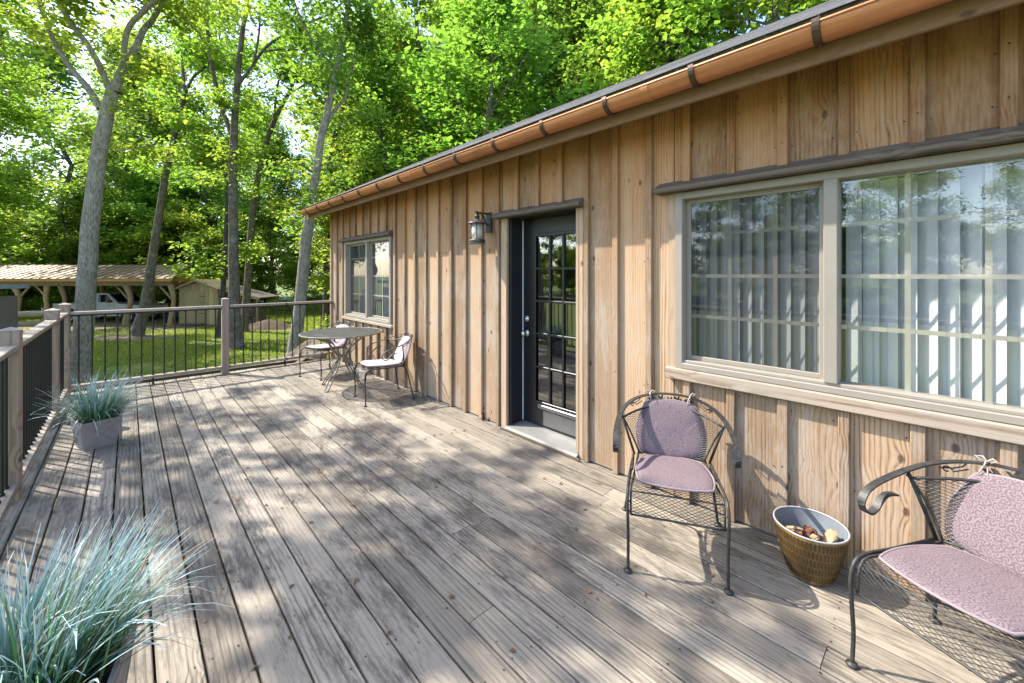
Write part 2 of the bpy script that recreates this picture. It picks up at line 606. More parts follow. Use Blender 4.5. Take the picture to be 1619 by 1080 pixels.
# bucket
m = NT('bronze_glaze')
n1 = m.noise(m.obj(), 20, 4, .6)
c = m.mix(m.range(n1, .3, .7), (.16, .098, .036), (.27, .172, .064))
M['glaze'] = m.fin(c, .38, .35, .5)
M['glaze_dark'] = plain('bronze_glaze_recess', (.085, .052, .02), .5, .3, .2, 20)
m = NT('blue_enamel')
n1 = m.noise(m.obj(), 6, 4, .6)
c = m.mix(m.range(n1, .3, .7), (.13, .15, .165), (.21, .235, .25))
M['enamel'] = m.fin(c, .55, 0, .3)
M['rim'] = plain('rim_pale', (.45, .45, .46), .4, .3)
M['bark_piece'] = plain('drift_bark', (.33, .235, .14), .85, 0, .35, 25)
M['bark_red'] = plain('red_bark', (.15, .065, .04), .8, 0, .4, 25)
M['planter'] = plain('planter_resin', (.30, .27, .25), .7, 0, .14, 14, bump=.15)
M['soil'] = plain('potting_soil', (.03, .022, .016), .95, 0, .4, 40)

m = NT('blue_grass_blade')
at = m.n('ShaderNodeAttribute', attribute_name='t')
ri = m.n('ShaderNodeNewGeometry').outputs['Random Per Island']
c1 = m.ramp(at.outputs['Fac'], [(0, (.10, .13, .04)), (.3, (.10, .25, .10)), (.62, (.19, .34, .34)), (1, (.42, .56, .60))])
c2 = m.ramp(at.outputs['Fac'], [(0, (.15, .16, .03)), (.35, (.12, .24, .10)), (.7, (.40, .52, .50)), (1, (.62, .70, .70))])
c = m.mix(m.range(ri, .45, .9), c1, c2)
c = m.mix(m.math('GREATER_THAN', ri, .955), c, (.40, .33, .12))
c = m.mix(m.math('LESS_THAN', ri, .085), c, (.22, .145, .065))
c = m.mix(m.math('LESS_THAN', m.math('ABSOLUTE', m.math('SUBTRACT', ri, .2)), .06), c, m.ramp(at.outputs['Fac'], [(0, (.05, .10, .02)), (.5, (.06, .19, .06)), (1, (.16, .30, .16))]))
m.fin(c, .4, 0, .4)
tr = m.n('ShaderNodeBsdfTranslucent')
m.put(tr.inputs[0], c)
mx = m.n('ShaderNodeMixShader')
mx.inputs[0].default_value = .3
m.t.links.new(m.p.outputs[0], mx.inputs[1])
m.t.links.new(tr.outputs[0], mx.inputs[2])
m.t.links.new(mx.outputs[0], m.out.inputs[0])
M['blade'] = m.m

M['leaf_a'] = leafmat('leaf_bright', (.085, .145, .02), (.155, .225, .032), (.43, .60, .06), .7)
M['leaf_b'] = leafmat('leaf_mid', (.075, .135, .02), (.14, .205, .03), (.38, .57, .06), .7)
M['leaf_c'] = leafmat('leaf_oak', (.05, .095, .02), (.10, .155, .032), (.33, .50, .055), .66)


def barkmat(name, a, b, s=1.0, lichen=.4):
    m = NT(name)
    sp = m.n('ShaderNodeSeparateXYZ')
    m.t.links.new(m.obj(), sp.inputs[0])
    v = m.vec(sp.outputs[0], sp.outputs[1], m.math('MULTIPLY', sp.outputs[2], .22))
    n1 = m.noise(v, 22 * s, 5, .7, .4)
    n2 = m.noise(m.obj(), 3.5, 4, .65)
    c = m.mix(m.range(n1, .35, .65), a, b)
    c = m.mix(m.math('MULTIPLY', m.range(n2, .5, .68), lichen), c, (.38, .37, .32))
    m.bump(n1, .8, .03)
    return m.fin(c, .9, 0, .2)


M['bark_light'] = barkmat('bark_light', (.12, .10, .078), (.38, .33, .265), 1.3, .5)
M['bark'] = barkmat('bark_brown', (.06, .046, .034), (.21, .17, .13), 1.0, .35)
M['bark_dark'] = barkmat('bark_dark', (.035, .03, .026), (.105, .092, .078), 1.0, .15)

m = NT('lawn')
ps = m.pos()
n1 = m.noise(ps, .35, 4, .6)
n2 = m.noise(ps, 9.0, 4, .7)
c = m.mix(m.range(n2, .3, .7), (.085, .125, .02), (.175, .22, .04))
c = m.mix(m.math('MULTIPLY', m.range(n1, .54, .68), .8), c, (.17, .13, .075))
m.bump(n2, .6, .05)
M['lawn'] = m.fin(c, .9, 0, .2)
M['grass'] = leafmat('lawn_grass', (.10, .15, .022), (.19, .25, .04), (.42, .52, .06), .5)
M['dirt'] = plain('bare_dirt', (.17, .125, .085), .95, 0, .3, 2.5, bump=.4)
M['mulch'] = plain('mulch', (.085, .058, .038), .95, 0, .4, 14, bump=.6)
M['gravel'] = plain('gravel', (.24, .21, .18), .95, 0, .25, 6, bump=.4)

m = NT('metal_roofing')
n1 = m.noise(m.obj(), 2.5, 4, .6)
n2 = m.noise(m.obj(), .5, 4, .6)
c = m.mix(m.range(n1, .3, .7), (.10, .066, .033), (.18, .12, .062))
c = m.mix(m.math('MULTIPLY', m.range(n2, .5, .7), .5), c, (.09, .066, .04))
M['metal_roof'] = m.fin(c, .5, .25, .4)
M['truck'] = plain('truck_paint', (.42, .425, .43), .28, 0, .03, 2, .5)
M['truck_glass'] = plain('truck_glass', (.008, .009, .01), .08, 0, .1, 2, .6)
M['tyre'] = plain('tyre_rubber', (.015, .015, .015), .85)
M['rimmetal'] = plain('wheel_rim', (.42, .42, .43), .35, .8)
M['black_plastic'] = plain('black_plastic', (.02, .02, .02), .6)
M['lens'] = plain('lamp_lens', (.6, .6, .6), .15)
M['red'] = plain('red_paint', (.2, .02, .015), .4)
M['slate'] = plain('slate_slab', (.22, .23, .245), .8, 0, .25, 6, bump=.3)
M['leafbrown'] = plain('dry_leaf', (.17, .09, .04), .8, 0, .4, 60)
M['firewood'] = plain('firewood', (.20, .14, .09), .9, 0, .5, 9)
# ------------------------------------------------------------------ ground
GZ = -1.6


def ground_z(x, y):
    return 0.10 * math.sin(x * .21 + 1.3) * math.cos(y * .17) + 0.05 * math.sin(x * .53 + y * .31)


gx = np.concatenate([np.linspace(-700, -62, 12), np.linspace(-60, 60, 81), np.linspace(62, 700, 12)])
gy = np.concatenate([np.linspace(-300, -22, 8), np.linspace(-20, 110, 88), np.linspace(112, 1200, 14)])
XX, YY = np.meshgrid(gx, gy)
ZZ = GZ + 0.10 * np.sin(XX * .21 + 1.3) * np.cos(YY * .17) + 0.05 * np.sin(XX * .53 + YY * .31)
ZZ = np.where((np.abs(XX) < 61) & (YY > -21) & (YY < 111), ZZ, GZ)
nx, ny = len(gx), len(gy)
idx = np.arange(nx * ny).reshape(ny, nx)
q = np.stack([idx[:-1, :-1], idx[:-1, 1:], idx[1:, 1:], idx[1:, :-1]], -1)
o = np_mesh('lawn', np.stack([XX, YY, ZZ], -1), q, M['lawn'], smooth=True)
tag(o, 'wide mown green lawn dappled with tree shade below the deck', 'lawn', kind='structure')

# short grass on the visible lawn wedge
N = 150000
gxr = NP.uniform(-6, 16, N)
gyr = 9 + 36 * NP.random(N) ** 1.5
gz = GZ + 0.10 * np.sin(gxr * .21 + 1.3) * np.cos(gyr * .17) + 0.05 * np.sin(gxr * .53 + gyr * .31)
keep = ~((gxr > 2.6) & (gyr < 9))
pn = np.sin(gxr * .9 + 2) * np.cos(gyr * .7) + .6 * np.sin(gxr * 2.3 + gyr * 1.7)
keep &= (pn < .75)
gxr, gyr, gz = gxr[keep], gyr[keep], gz[keep]
n = len(gxr)
a = NP.uniform(0, 6.283, n)
hh = NP.uniform(.03, .085, n) * (1 + gyr / 60)
ww = .010 * (1 + gyr / 22)
tx, ty = NP.normal(0, .03, n), NP.normal(0, .03, n)
P0 = np.stack([gxr - np.cos(a) * ww, gyr - np.sin(a) * ww, gz - .01], -1)
P1 = np.stack([gxr + np.cos(a) * ww, gyr + np.sin(a) * ww, gz - .01], -1)
P2 = np.stack([gxr + tx, gyr + ty, gz + hh], -1)
o = np_mesh('short_grass', np.stack([P0, P1, P2], 1), np.arange(n * 3), M['grass'], k=3)
tag(o, 'short blades of grass growing over the lawn', 'grass', kind='stuff')


# ------------------------------------------------------------------ trees
def leaf_geo(centers, rad, n, size, rng, flat=.6):
    C = np.repeat(np.asarray(centers, dtype=np.float32), n, 0)
    if np.isscalar(rad):
        R = np.full((len(C), 1), rad)
    else:
        R = np.repeat(np.asarray(rad), n)[:, None]
    N = len(C)
    P = C + rng.normal(0, .5, (N, 3)) * R * np.array([1, 1, flat])
    az = rng.uniform(0, 2 * np.pi, N)
    dz = rng.uniform(-.75, .25, N)
    A = np.stack([np.cos(az), np.sin(az), dz], -1)
    A /= np.linalg.norm(A, axis=1)[:, None]
    U = np.stack([rng.normal(0, .55, N), rng.normal(0, .55, N), np.ones(N)], -1)
    S = np.cross(A, U)
    S /= np.linalg.norm(S, axis=1)[:, None]
    Nn = np.cross(S, A)
    L = size * rng.uniform(.5, 1.5, N)[:, None]
    W = L * rng.uniform(.28, .42, N)[:, None]
    v = np.stack([P, P + A * L * .5 + S * W + Nn * L * .10, P + A * L - Nn * L * .08, P + A * L * .5 - S * W + Nn * L * .10], 1)
    return v.reshape(-1, 3)


def leaf_mesh(name, verts, mat, parent):
    return np_mesh(name, verts, np.arange(len(verts)), mat, parent)


def sub_branches(rng, tubes, centers, limb, r0, length, count, start=.3, up=.25, depth=1):
    """twigs along a limb polyline; collects leaf-cluster centres"""
    pts = [V(p) for p in limb]
    segs = list(zip(pts, pts[1:]))
    tot = sum((b - a).length for a, b in segs)
    for k in range(count):
        s = tot * rng.uniform(start, 1.0)
        acc = 0
        for a, b in segs:
            l = (b - a).length
            if acc + l >= s:
                break
            acc += l
        f = min(1, max(0, (s - acc) / max(l, 1e-6)))
        p = a.lerp(b, f)
        d = (b - a).normalized()
        az = rng.uniform(0, 6.283)
        side = V((math.cos(az), math.sin(az), rng.uniform(-.25, .55)))
        dr = (d * rng.uniform(.1, .5) + side + V((0, 0, up))).normalized()
        ln = length * rng.uniform(.5, 1.15)
        q = [p]
        m = 4
        for i in range(m):
            dr = (dr + V((rng.gauss(0, .18), rng.gauss(0, .18), rng.gauss(-.02, .12)))).normalized()
            q.append(q[-1] + dr * ln / m)
        rr = r0 * (1 - .5 * s / tot)
        tubes.append((q, [rr * (1 - .8 * i / m) for i in range(m + 1)]))
        if depth > 0:
            sub_branches(rng, tubes, centers, q[1:], rr * .5, ln * .45, 3, .2, .1, depth - 1)
        for i in range(1, m + 1):
            centers.append(tuple(q[i] + V((rng.gauss(0, .12), rng.gauss(0, .12), rng.gauss(.05, .1))) * ln * .4))
        centers.append(tuple(q[-1]))


def tubes_mb(tubes, nmin=5, nmax=12, big=.12):
    mb = MB()
    for pts, rad in tubes:
        mb.tube(pts, rad, nmax if max(rad) > big else (6 if max(rad) > .03 else 4), cap=False)
    return mb


def smooth_line(pts, rad, k=3):
    """Catmull-Rom resample"""
    P = [V(p) for p in pts]
    op, orr = [], []
    for i in range(len(P) - 1):
        p0, p1, p2, p3 = P[max(i - 1, 0)], P[i], P[i + 1], P[min(i + 2, len(P) - 1)]
        for j in range(k):
            t = j / k
            op.append(.5 * ((2 * p1) + (p2 - p0) * t + (2 * p0 - 5 * p1 + 4 * p2 - p3) * t * t + (3 * p1 - p0 - 3 * p2 + p3) * t ** 3))
            orr.append(rad[i] * (1 - t) + rad[i + 1] * t)
    op.append(P[-1])
    orr.append(rad[-1])
    return op, orr


def surveyed_tree(name, label, lines, bark, leaf, seed, leaves=14, lsize=.15, twigs=9, tlen=1.7, crad=.55, start=.35, trunk_start=.55, group=None, flare=1.5, trunk_twigs=8, end_r=None, slim=.8):
    """a tree whose trunk and limbs follow given lines (x, y, z, radius)"""
    rng = random.Random(seed)
    base = V(lines[0][0][:3])
    t = thing(name, label, 'tree', base, 0, group)
    tubes, centers = [], []
    for li, l in enumerate(lines):
        pts = [V(p[:3]) - base for p in l]
        rad = [p[3] * slim for p in l]
        if li == 0:
            pts = [pts[0] - V((0, 0, .5))] + pts
            rad = [rad[0] * flare * 1.15] + [rad[0] * flare] + rad[1:]
            if end_r:
                pts.append(pts[-1] + (pts[-1] - pts[-2]).normalized() * .45)
                rad.append(end_r)
            pts.insert(2, pts[1].lerp(pts[2], .16))
            rad.insert(2, l[0][3] * 1.02 * slim)
        sp, sr = smooth_line(pts, rad)
        sp = [p + V((rng.gauss(0, .06), rng.gauss(0, .06), 0)) * r for p, r in zip(sp, sr)]
        tubes.append((sp, sr))
        sub_branches(rng, tubes, centers, [tuple(p) for p in sp], max(.014, rad[-1] * .45), tlen, twigs if li else trunk_twigs, start if li else trunk_start, .15)
    tm = tubes_mb(tubes).build('trunk', bark, t, smooth=True)
    v = leaf_geo(centers, crad, leaves, lsize, np.random.default_rng(seed))
    leaf_mesh('crown', v, leaf, t)
    return t




TR = {
'T1':[[(-1.07,17.88,-1.65,0.361),(-1.01,17.82,-0.51,0.332),(-0.92,17.73,1.39,0.313),(-0.79,17.62,3.47,0.294),(-0.64,17.47,5.18,0.266),(-0.51,17.36,6.13,0.247),(-0.38,17.23,6.89,0.228)],[(-0.62,17.46,6.47,0.133),(-0.89,17.91,7.15,0.125),(-1.29,18.51,7.84,0.107),(-1.7,19.1,8.77,0.098),(-1.94,19.53,9.65,0.1),(-2.18,19.97,10.66,0.091),(-2.58,20.55,12.19,0.071)],[(-0.4,17.25,6.99,0.142),(-0.59,17.22,7.57,0.122),(-0.81,17.21,8.09,0.111),(-1.18,17.34,8.7,0.11),(-1.42,17.36,9.18,0.099),(-1.73,17.44,9.94,0.08),(-2.09,17.57,11.05,0.053)],[(-0.29,17.15,6.99,0.18),(-0.1,17.18,7.82,0.154),(0.17,17.14,8.49,0.136),(0.32,17.21,9.06,0.118),(0.61,17.15,9.65,0.1),(0.99,17.01,10.66,0.081),(1.45,16.79,12.19,0.061)],[(-0.1,16.97,7.78,0.114),(-0.08,16.74,8.32,0.112),(0.03,16.43,8.79,0.111),(0.36,15.91,9.16,0.1),(0.69,15.39,9.6,0.081),(0.81,15.07,10.65,0.053)]],
'T2':[[(0.3,27.5,-1.62,0.344),(0.66,27.16,0.38,0.266),(0.91,26.93,2.56,0.219),(1.26,26.61,5.69,0.187),(1.58,26.31,7.87,0.172),(1.85,26.05,9.44,0.156),(2.03,25.88,10.37,0.125)],[(2.03,25.88,10.31,0.094),(2.01,26.25,11.59,0.079),(1.97,26.64,12.68,0.064),(2.06,26.9,14.27,0.049)],[(2.06,25.86,10.44,0.094),(2.32,25.26,11.13,0.077),(2.61,24.65,11.37,0.061),(3.12,23.82,12.0,0.045)]],
'T3':[[(3.31,20.72,-1.55,0.348),(3.29,20.74,0.27,0.281),(3.25,20.78,2.41,0.241),(3.25,20.78,5.09,0.214),(3.25,20.78,6.83,0.201),(3.29,20.74,7.9,0.174),(3.35,20.69,9.11,0.161),(3.41,20.63,10.45,0.134),(3.56,20.49,12.05,0.107),(3.72,20.34,13.39,0.094),(3.86,20.21,15.54,0.067)],[(3.19,20.83,7.45,0.121),(2.95,21.35,8.52,0.122),(2.75,21.84,9.85,0.11),(2.58,22.3,11.48,0.097),(2.53,22.64,13.71,0.084),(2.54,22.93,15.56,0.071),(2.42,23.34,17.16,0.058)],[(2.49,21.49,10.98,0.067),(2.11,21.55,11.66,0.053),(1.76,21.58,12.1,0.052),(1.26,21.74,12.56,0.039)],[(3.43,20.61,9.59,0.107),(3.81,20.56,10.29,0.081),(4.36,20.34,11.36,0.082),(5.02,20.02,12.03,0.069),(5.9,19.5,12.72,0.07),(6.6,19.15,13.22,0.057),(7.2,18.88,14.0,0.058),(7.82,18.6,15.02,0.044)],[(3.9,20.18,10.5,0.067),(4.0,19.78,11.66,0.053),(3.99,19.49,12.83,0.052),(4.09,19.1,14.23,0.039)],[(4.15,19.94,10.93,0.054),(4.9,19.54,11.15,0.041),(5.96,18.84,11.22,0.041)]],
'T4':[[(4.64,26.68,-1.67,0.262),(4.82,26.51,1.29,0.227),(5.02,26.32,5.13,0.209),(5.23,26.13,6.87,0.192),(5.48,25.89,8.44,0.174),(5.79,25.61,9.66,0.157),(6.07,25.34,10.53,0.14),(6.43,25.01,11.4,0.122),(6.81,24.65,12.63,0.105),(7.12,24.37,13.85,0.087),(7.32,24.18,15.07,0.07)],[(6.45,24.99,11.47,0.07),(7.02,24.84,11.95,0.071),(7.89,24.42,12.62,0.054)],[(5.84,25.56,9.84,0.087),(5.97,25.05,11.97,0.069),(6.26,24.39,13.2,0.051),(6.31,23.96,14.73,0.05)]],
'T5':[[(3.24,24.75,-1.56,0.172),(3.45,24.56,1.31,0.141),(3.52,24.5,3.5,0.125),(3.56,24.45,5.69,0.109),(3.4,24.6,7.56,0.094),(3.02,24.96,8.65,0.062)],[(3.54,24.47,5.38,0.062),(3.77,24.61,6.69,0.063),(4.03,24.71,7.71,0.048)]],
'T6':[[(4.15,15.46,-1.37,0.283),(4.28,15.34,0.07,0.239),(4.37,15.25,1.37,0.239),(4.47,15.16,2.67,0.217),(4.58,15.05,3.76,0.196),(4.72,14.92,5.07,0.163),(4.85,14.8,6.26,0.152),(4.99,14.67,7.02,0.141),(5.17,14.51,8.11,0.13),(5.33,14.36,9.2,0.12),(5.45,14.24,10.06,0.098),(5.55,14.15,11.15,0.087),(5.67,14.03,12.89,0.054)],[(4.85,14.8,6.2,0.087),(5.18,14.73,7.09,0.088),(5.57,14.61,7.72,0.078),(5.82,14.62,8.81,0.068),(6.12,14.58,10.04,0.057),(6.54,14.44,11.52,0.046)],[(5.2,14.48,8.33,0.065),(4.74,14.66,9.1,0.054),(4.29,14.84,9.85,0.042),(4.01,14.86,10.58,0.031)]],
'T7':[[(9.7,28.51,-1.58,0.317),(9.67,28.54,1.25,0.275),(9.7,28.51,4.2,0.253),(9.73,28.48,6.74,0.232),(9.88,28.34,9.27,0.211),(10.26,27.99,11.81,0.19),(10.72,27.56,13.5,0.169),(10.9,27.38,14.77,0.148),(11.03,27.27,17.3,0.106),(11.21,27.09,19.84,0.084)],[(9.79,28.42,8.01,0.106),(10.7,28.05,9.37,0.086),(11.78,27.51,10.12,0.065)]],
'T8':[[(12.66,21.01,-1.68,0.222),(12.61,21.06,7.55,0.185),(12.55,21.11,10.14,0.166),(12.47,21.19,13.09,0.166),(12.34,21.31,15.31,0.148),(12.26,21.39,17.52,0.129),(12.2,21.44,19.74,0.092)],[(12.53,21.14,10.51,0.074),(13.31,20.82,11.74,0.056),(14.17,20.43,12.25,0.057)],[(12.45,21.21,13.46,0.074),(11.65,21.54,14.77,0.055),(10.98,21.76,16.04,0.054)]],
'T9':[[(18.13,20.01,-2.07,0.187),(18.13,20.01,10.8,0.145),(18.13,20.01,15.37,0.145),(18.1,20.04,19.94,0.125),(18.19,19.95,22.85,0.083)],[(18.13,20.01,14.54,0.083),(19.28,19.4,15.97,0.063),(20.45,18.77,17.0,0.064)],[(18.13,20.01,17.04,0.083),(17.16,20.46,18.07,0.062),(16.2,20.89,19.08,0.061)]],
}
surveyed_tree('tall_tree', 'big pale grey tree forking into four limbs, behind the left railing corner', TR['T1'], M['bark_light'], M['leaf_a'], 1, leaves=11, twigs=9, tlen=2.1, lsize=.15, trunk_start=.75, flare=1.25, trunk_twigs=5, end_r=.05, slim=.71)
surveyed_tree('slender_tree', 'slender leaning tree standing in front of the timber carport', TR['T2'], M['bark'], M['leaf_a'], 2, leaves=13, twigs=9, tlen=2.3, lsize=.17, trunk_start=.62, flare=1.5, trunk_twigs=9)
surveyed_tree('tall_tree', 'tall tree with a forked lichen-grey trunk right of the small shed door', TR['T3'], M['bark'], M['leaf_a'], 3, leaves=12, twigs=7, tlen=1.9, lsize=.15, trunk_start=.4, flare=1.3, trunk_twigs=12)
surveyed_tree('slender_tree', 'right-leaning slim tree growing just behind the tall forked tree', TR['T4'], M['bark'], M['leaf_b'], 4, leaves=13, twigs=8, tlen=2.1, lsize=.18, trunk_start=.4, trunk_twigs=12)
surveyed_tree('young_tree', 'thin young tree rising in front of the shed corner', TR['T5'], M['bark_dark'], M['leaf_b'], 5, leaves=15, twigs=6, tlen=2.2, lsize=.18, trunk_start=.3, trunk_twigs=12)
surveyed_tree('oak_tree', 'leaning grey oak closest to the far corner of the house', TR['T6'], M['bark_light'], M['leaf_c'], 6, leaves=9, twigs=10, tlen=1.9, lsize=.15, trunk_start=.28, flare=1.2, trunk_twigs=20)
surveyed_tree('oak_tree', 'dark-barked oak on the far lawn seen beside the house corner', TR['T7'], M['bark_dark'], M['leaf_c'], 7, leaves=12, twigs=9, tlen=2.7, lsize=.2, crad=.7, trunk_start=.2, trunk_twigs=26)
surveyed_tree('slender_tree', 'straight bare-stemmed tree rising behind the house roof', TR['T8'], M['bark_dark'], M['leaf_b'], 8, leaves=16, twigs=8, tlen=2.2, lsize=.18, crad=.6, trunk_start=.45, trunk_twigs=16)
surveyed_tree('slender_tree', 'upright thin tree behind the roof ridge, right of the bare-stemmed one', TR['T9'], M['bark_dark'], M['leaf_b'], 9, leaves=17, twigs=9, tlen=2.6, lsize=.2, crad=.7, trunk_start=.35, trunk_twigs=22)


def generic_tree(name, label, h, crown_base, crown_r, limbs, bark, leaf, seed, leaves, lsize, crad, group, r0=.2, cat='tree', forks=1):
    rng = random.Random(seed)
    t = thing(name, label, cat, (0, 0, 0), 0, group)
    tubes, centers = [], []
    pts = [V((0, 0, -.4))]
    lean = V((rng.gauss(0, .05), rng.gauss(0, .05), 0))
    n = 9
    for i in range(1, n + 1):
        pts.append(V((lean.x * h * i / n + rng.gauss(0, .012) * h, lean.y * h * i / n + rng.gauss(0, .012) * h, h * i / n)))
    rad = [r0 * 1.5] + [r0 * (1 - .85 * i / n) for i in range(1, n + 1)]
    sp, sr = smooth_line(pts, rad, 2)
    tubes.append((sp, sr))
    for k in range(limbs):
        f = crown_base + (1 - crown_base) * (k + rng.random()) / limbs
        i = min(len(sp) - 2, int(f * (len(sp) - 1)))
        p = sp[i]
        u = (f - crown_base) / (1 - crown_base)
        prof = math.sin(math.pi * (0.16 + .8 * u)) ** .7
        ln = crown_r * prof * rng.uniform(.6, 1.15)
        az = k * 2.4 + rng.uniform(-.5, .5)
        el = rng.uniform(.05, .6) + .5 * u
        d = V((math.cos(az), math.sin(az), math.tan(min(el, 1.1)))).normalized()
        q = [p]
        for j in range(4):
            d = (d + V((rng.gauss(0, .15), rng.gauss(0, .15), rng.gauss(-.03, .1)))).normalized()
            q.append(q[-1] + d * ln / 4)
        rr = sr[i] * .45
        tubes.append((q, [rr * (1 - .8 * j / 4) for j in range(5)]))
        sub_branches(rng, tubes, centers, [tuple(a) for a in q], max(.012, rr * .4), ln * .42, 6, .3, .1, 1)
    tubes_mb(tubes).build('trunk', bark, t, smooth=True)
    v = leaf_geo(centers, crad, leaves, lsize, np.random.default_rng(seed))
    leaf_mesh('crown', v, leaf, t)
    return t


LBG = 'tree of the green wood standing behind the carport, lawn and house'
GBG = 'trees of the surrounding wood'
LUS = 'low leafy young tree filling the edge of the wood'
GUS = 'young trees along the edge of the wood'
protos = []
for i, (lf, bk, cb, cr, nl) in enumerate([('leaf_a', 'bark', .22, 4.6, 26), ('leaf_b', 'bark_dark', .30, 4.2, 24), ('leaf_a', 'bark_dark', .16, 5.0, 28), ('leaf_c', 'bark', .26, 4.4, 25), ('leaf_b', 'bark', .12, 4.8, 28)]):
    protos.append(generic_tree('forest_tree', LBG, 20, cb, cr, nl, M[bk], M[lf], 50 + i, 4, .27, .95, GBG, r0=.24))
us = []
for i, lf in enumerate(['leaf_a', 'leaf_b', 'leaf_a']):
    us.append(generic_tree('young_tree', LUS, 6.5, .10, 2.8, 18, M['bark_dark'], M[lf], 80 + i, 5, .18, .6, GUS, r0=.09))
BG = [(1.6,42.7,10.6),(14.2,33.3,22.3),(16.1,58.2,18.2),(-14.4,79.0,12.3),(-0.1,55.3,26.2),(3.0,51.1,12.5),(14.5,22.9,15.3),(19.5,30.3,19.0),(36.2,24.8,30),(31.2,22.1,30),(-2.7,45.9,20.6),(23.8,19.2,25.5),(5.4,43.3,15.0),(10.8,21.4,15.4),(22.0,24.5,27.8),(38.0,18.6,30),(22.3,38.7,24.0),(-3.5,52.3,11.6),(29.8,28.4,30),(43.4,20.8,30),(13.0,14.9,16.8),(12.8,56.7,19.8),(3.2,46.2,11.4),(20.9,14.3,21.0),(27.0,31.3,30),(-11.1,76.3,12.3),(14.7,29.7,18.5),(18.8,48.6,25.6),(19.2,26.9,25.6),(22.3,34.2,19.1),(-14.1,62.4,12.3),(-2.2,79.6,36.1),(-22.6,99.8,12.3),(21.4,58.6,27.4),(30.1,12.8,25.8),(13.0,66.1,27.0),(-10.0,55.1,14.6),(17.0,38.3,22.7),(-19.9,94.9,15.9),(-0.2,48.3,13.4),(24.4,12.6,23.5),(5.8,48.7,12.9),(-9.5,72.8,12.3),(6.8,69.8,26.3),(8.1,57.6,35.4),(12.6,60.9,25.6),(20.2,10.3,17.9),(-4.5,82.5,12.3),(17.9,20.8,21.2),(27.7,15.4,24.4),(-10.4,63.8,15.7),(2.4,62.8,29.2),(0.3,59.0,23.5),(12.6,26.8,19.7),(21,5.6,23),(24.5,8.2,25),(26.5,3.6,26),(22.5,1.2,24),(19,8.6,19)]
US = [(19.4,29.3,8.6),(15.5,41.5,6.3),(-2.1,53.3,4.9),(-13.8,61.3,6.7),(-0.8,56.2,7.5),(-9.7,58.4,7.4),(15.5,24.3,4.7),(13.0,45.3,6.4),(-16.1,69.8,8.1),(11.6,20.8,5.0),(-8.2,45.7,5.1),(-5.1,61.2,4.7),(15.2,29.8,7.4),(-13.1,65.7,7.6),(16.8,35.1,7.3),(1.6,48.6,4.7),(-11.9,70.6,8.2),(-9.7,66.5,8.3),(-1.3,48.8,8.3),(-5.9,51.5,6.2),(-18.2,76.8,6.6),(-11.1,50.3,8.6),(-4.4,57.8,4.9),(8.8,46.9,4.6),(-8.4,64.1,7.2),(7.7,50.8,6.6),(-4.8,49.0,6.2),(-6.2,55.2,8.4),(15.7,26.8,5.9),(20.3,33.8,8.5),(-0.4,45.7,4.7),(3.3,46.2,6.4),(6.1,43.3,6.7),(9.5,44.0,8.9),(-5.6,63.7,8.5),(9.4,23.0,8.6),(-7.8,53.2,7.2),(-2.0,58.6,8.6),(11.1,17.9,5.1),(15.1,32.7,6.2),(-16.7,74.6,8.6),(-12.1,56.3,4.9),(-11.0,61.0,7.6),(11.5,25.6,4.5),(-8.1,61.1,8.8),(10.7,37.6,5.3),(-9.8,52.6,6.4),(-8.3,51.3,5.4),(-7.9,53.0,5.5),(-6.4,51.3,5.5),(-5.4,49.6,6.4),(-3.9,47.0,5.1),(-2.9,47.2,5.7),(-2.3,46.5,8.3),(-1.3,45.1,7.0),(-0.0,46.4,7.9),(0.9,43.0,7.9),(2.3,41.0,7.6),(3.4,42.1,5.8),(4.5,41.4,5.7),(5.3,38.9,5.1),(6.1,38.5,6.4)]
UR = [(-42.5,-10.2,5.5),(-48.1,-8.2,6.8),(-48.6,-5.5,6.9),(-44.6,-2.9,6.3),(-45.8,0.3,7.5),(-38.2,2.6,5.4),(-43.1,6.3,7.1),(-46.8,8.0,7.6),(-37.4,10.5,7.4),(-46.2,13.3,5.3),(-39.7,15.5,6.0),(-47.3,18.1,8.1),(-48.3,20.5,6.3),(-42.9,23.0,6.5),(-48.7,25.8,7.1),(-37.7,29.1,8.1),(-38.8,30.8,5.3),(-43.6,33.4,5.3),(-43.0,37.5,6.5),(-41.6,39.6,5.3),(-44.1,41.5,7.1),(-49.4,43.9,6.9),(-44.5,46.6,5.9),(-49.9,50.6,5.4)]
# the far side of the clearing left of the house, mirrored in the window panes
RF = [(-44, 2, 15), (-47, 9, 17), (-43, 15.5, 14), (-50, 22, 18), (-46, 28, 16), (-42, 34, 17), (-52, -4, 17), (-45, -8, 15), (-40, 41, 18), (-37, 47, 19), (-56, 14, 20), (-55, 30, 20), (-57, 4, 18), (-33, 52, 19), (-30, 57, 18), (-48, 40, 20)]
rg = random.Random(3)
used = set()
for i, (x, y, h) in enumerate(BG + RF):
    k = rg.randrange(5)
    s = h / 20
    sx = max(.75, min(1.25, s ** .6)) * rg.uniform(.9, 1.1)
    rz = rg.uniform(0, 6.28)
    z = GZ + ground_z(x, y) if abs(x) < 60 and y < 110 else GZ
    if i < len(BG):
        lab, grp = LBG, GBG
    else:
        lab, grp = 'tree across the clearing, seen mirrored in the window panes', 'trees across the clearing'
    if k not in used and i < len(BG):
        o = protos[k]
        used.add(k)
        o.location, o.rotation_euler, o.scale = (x, y, z), (0, 0, rz), (sx, sx, s)
    else:
        o = dup(protos[k], (x, y, z), rz, lab, (sx, sx, s))
    o['group'] = grp
used = set()
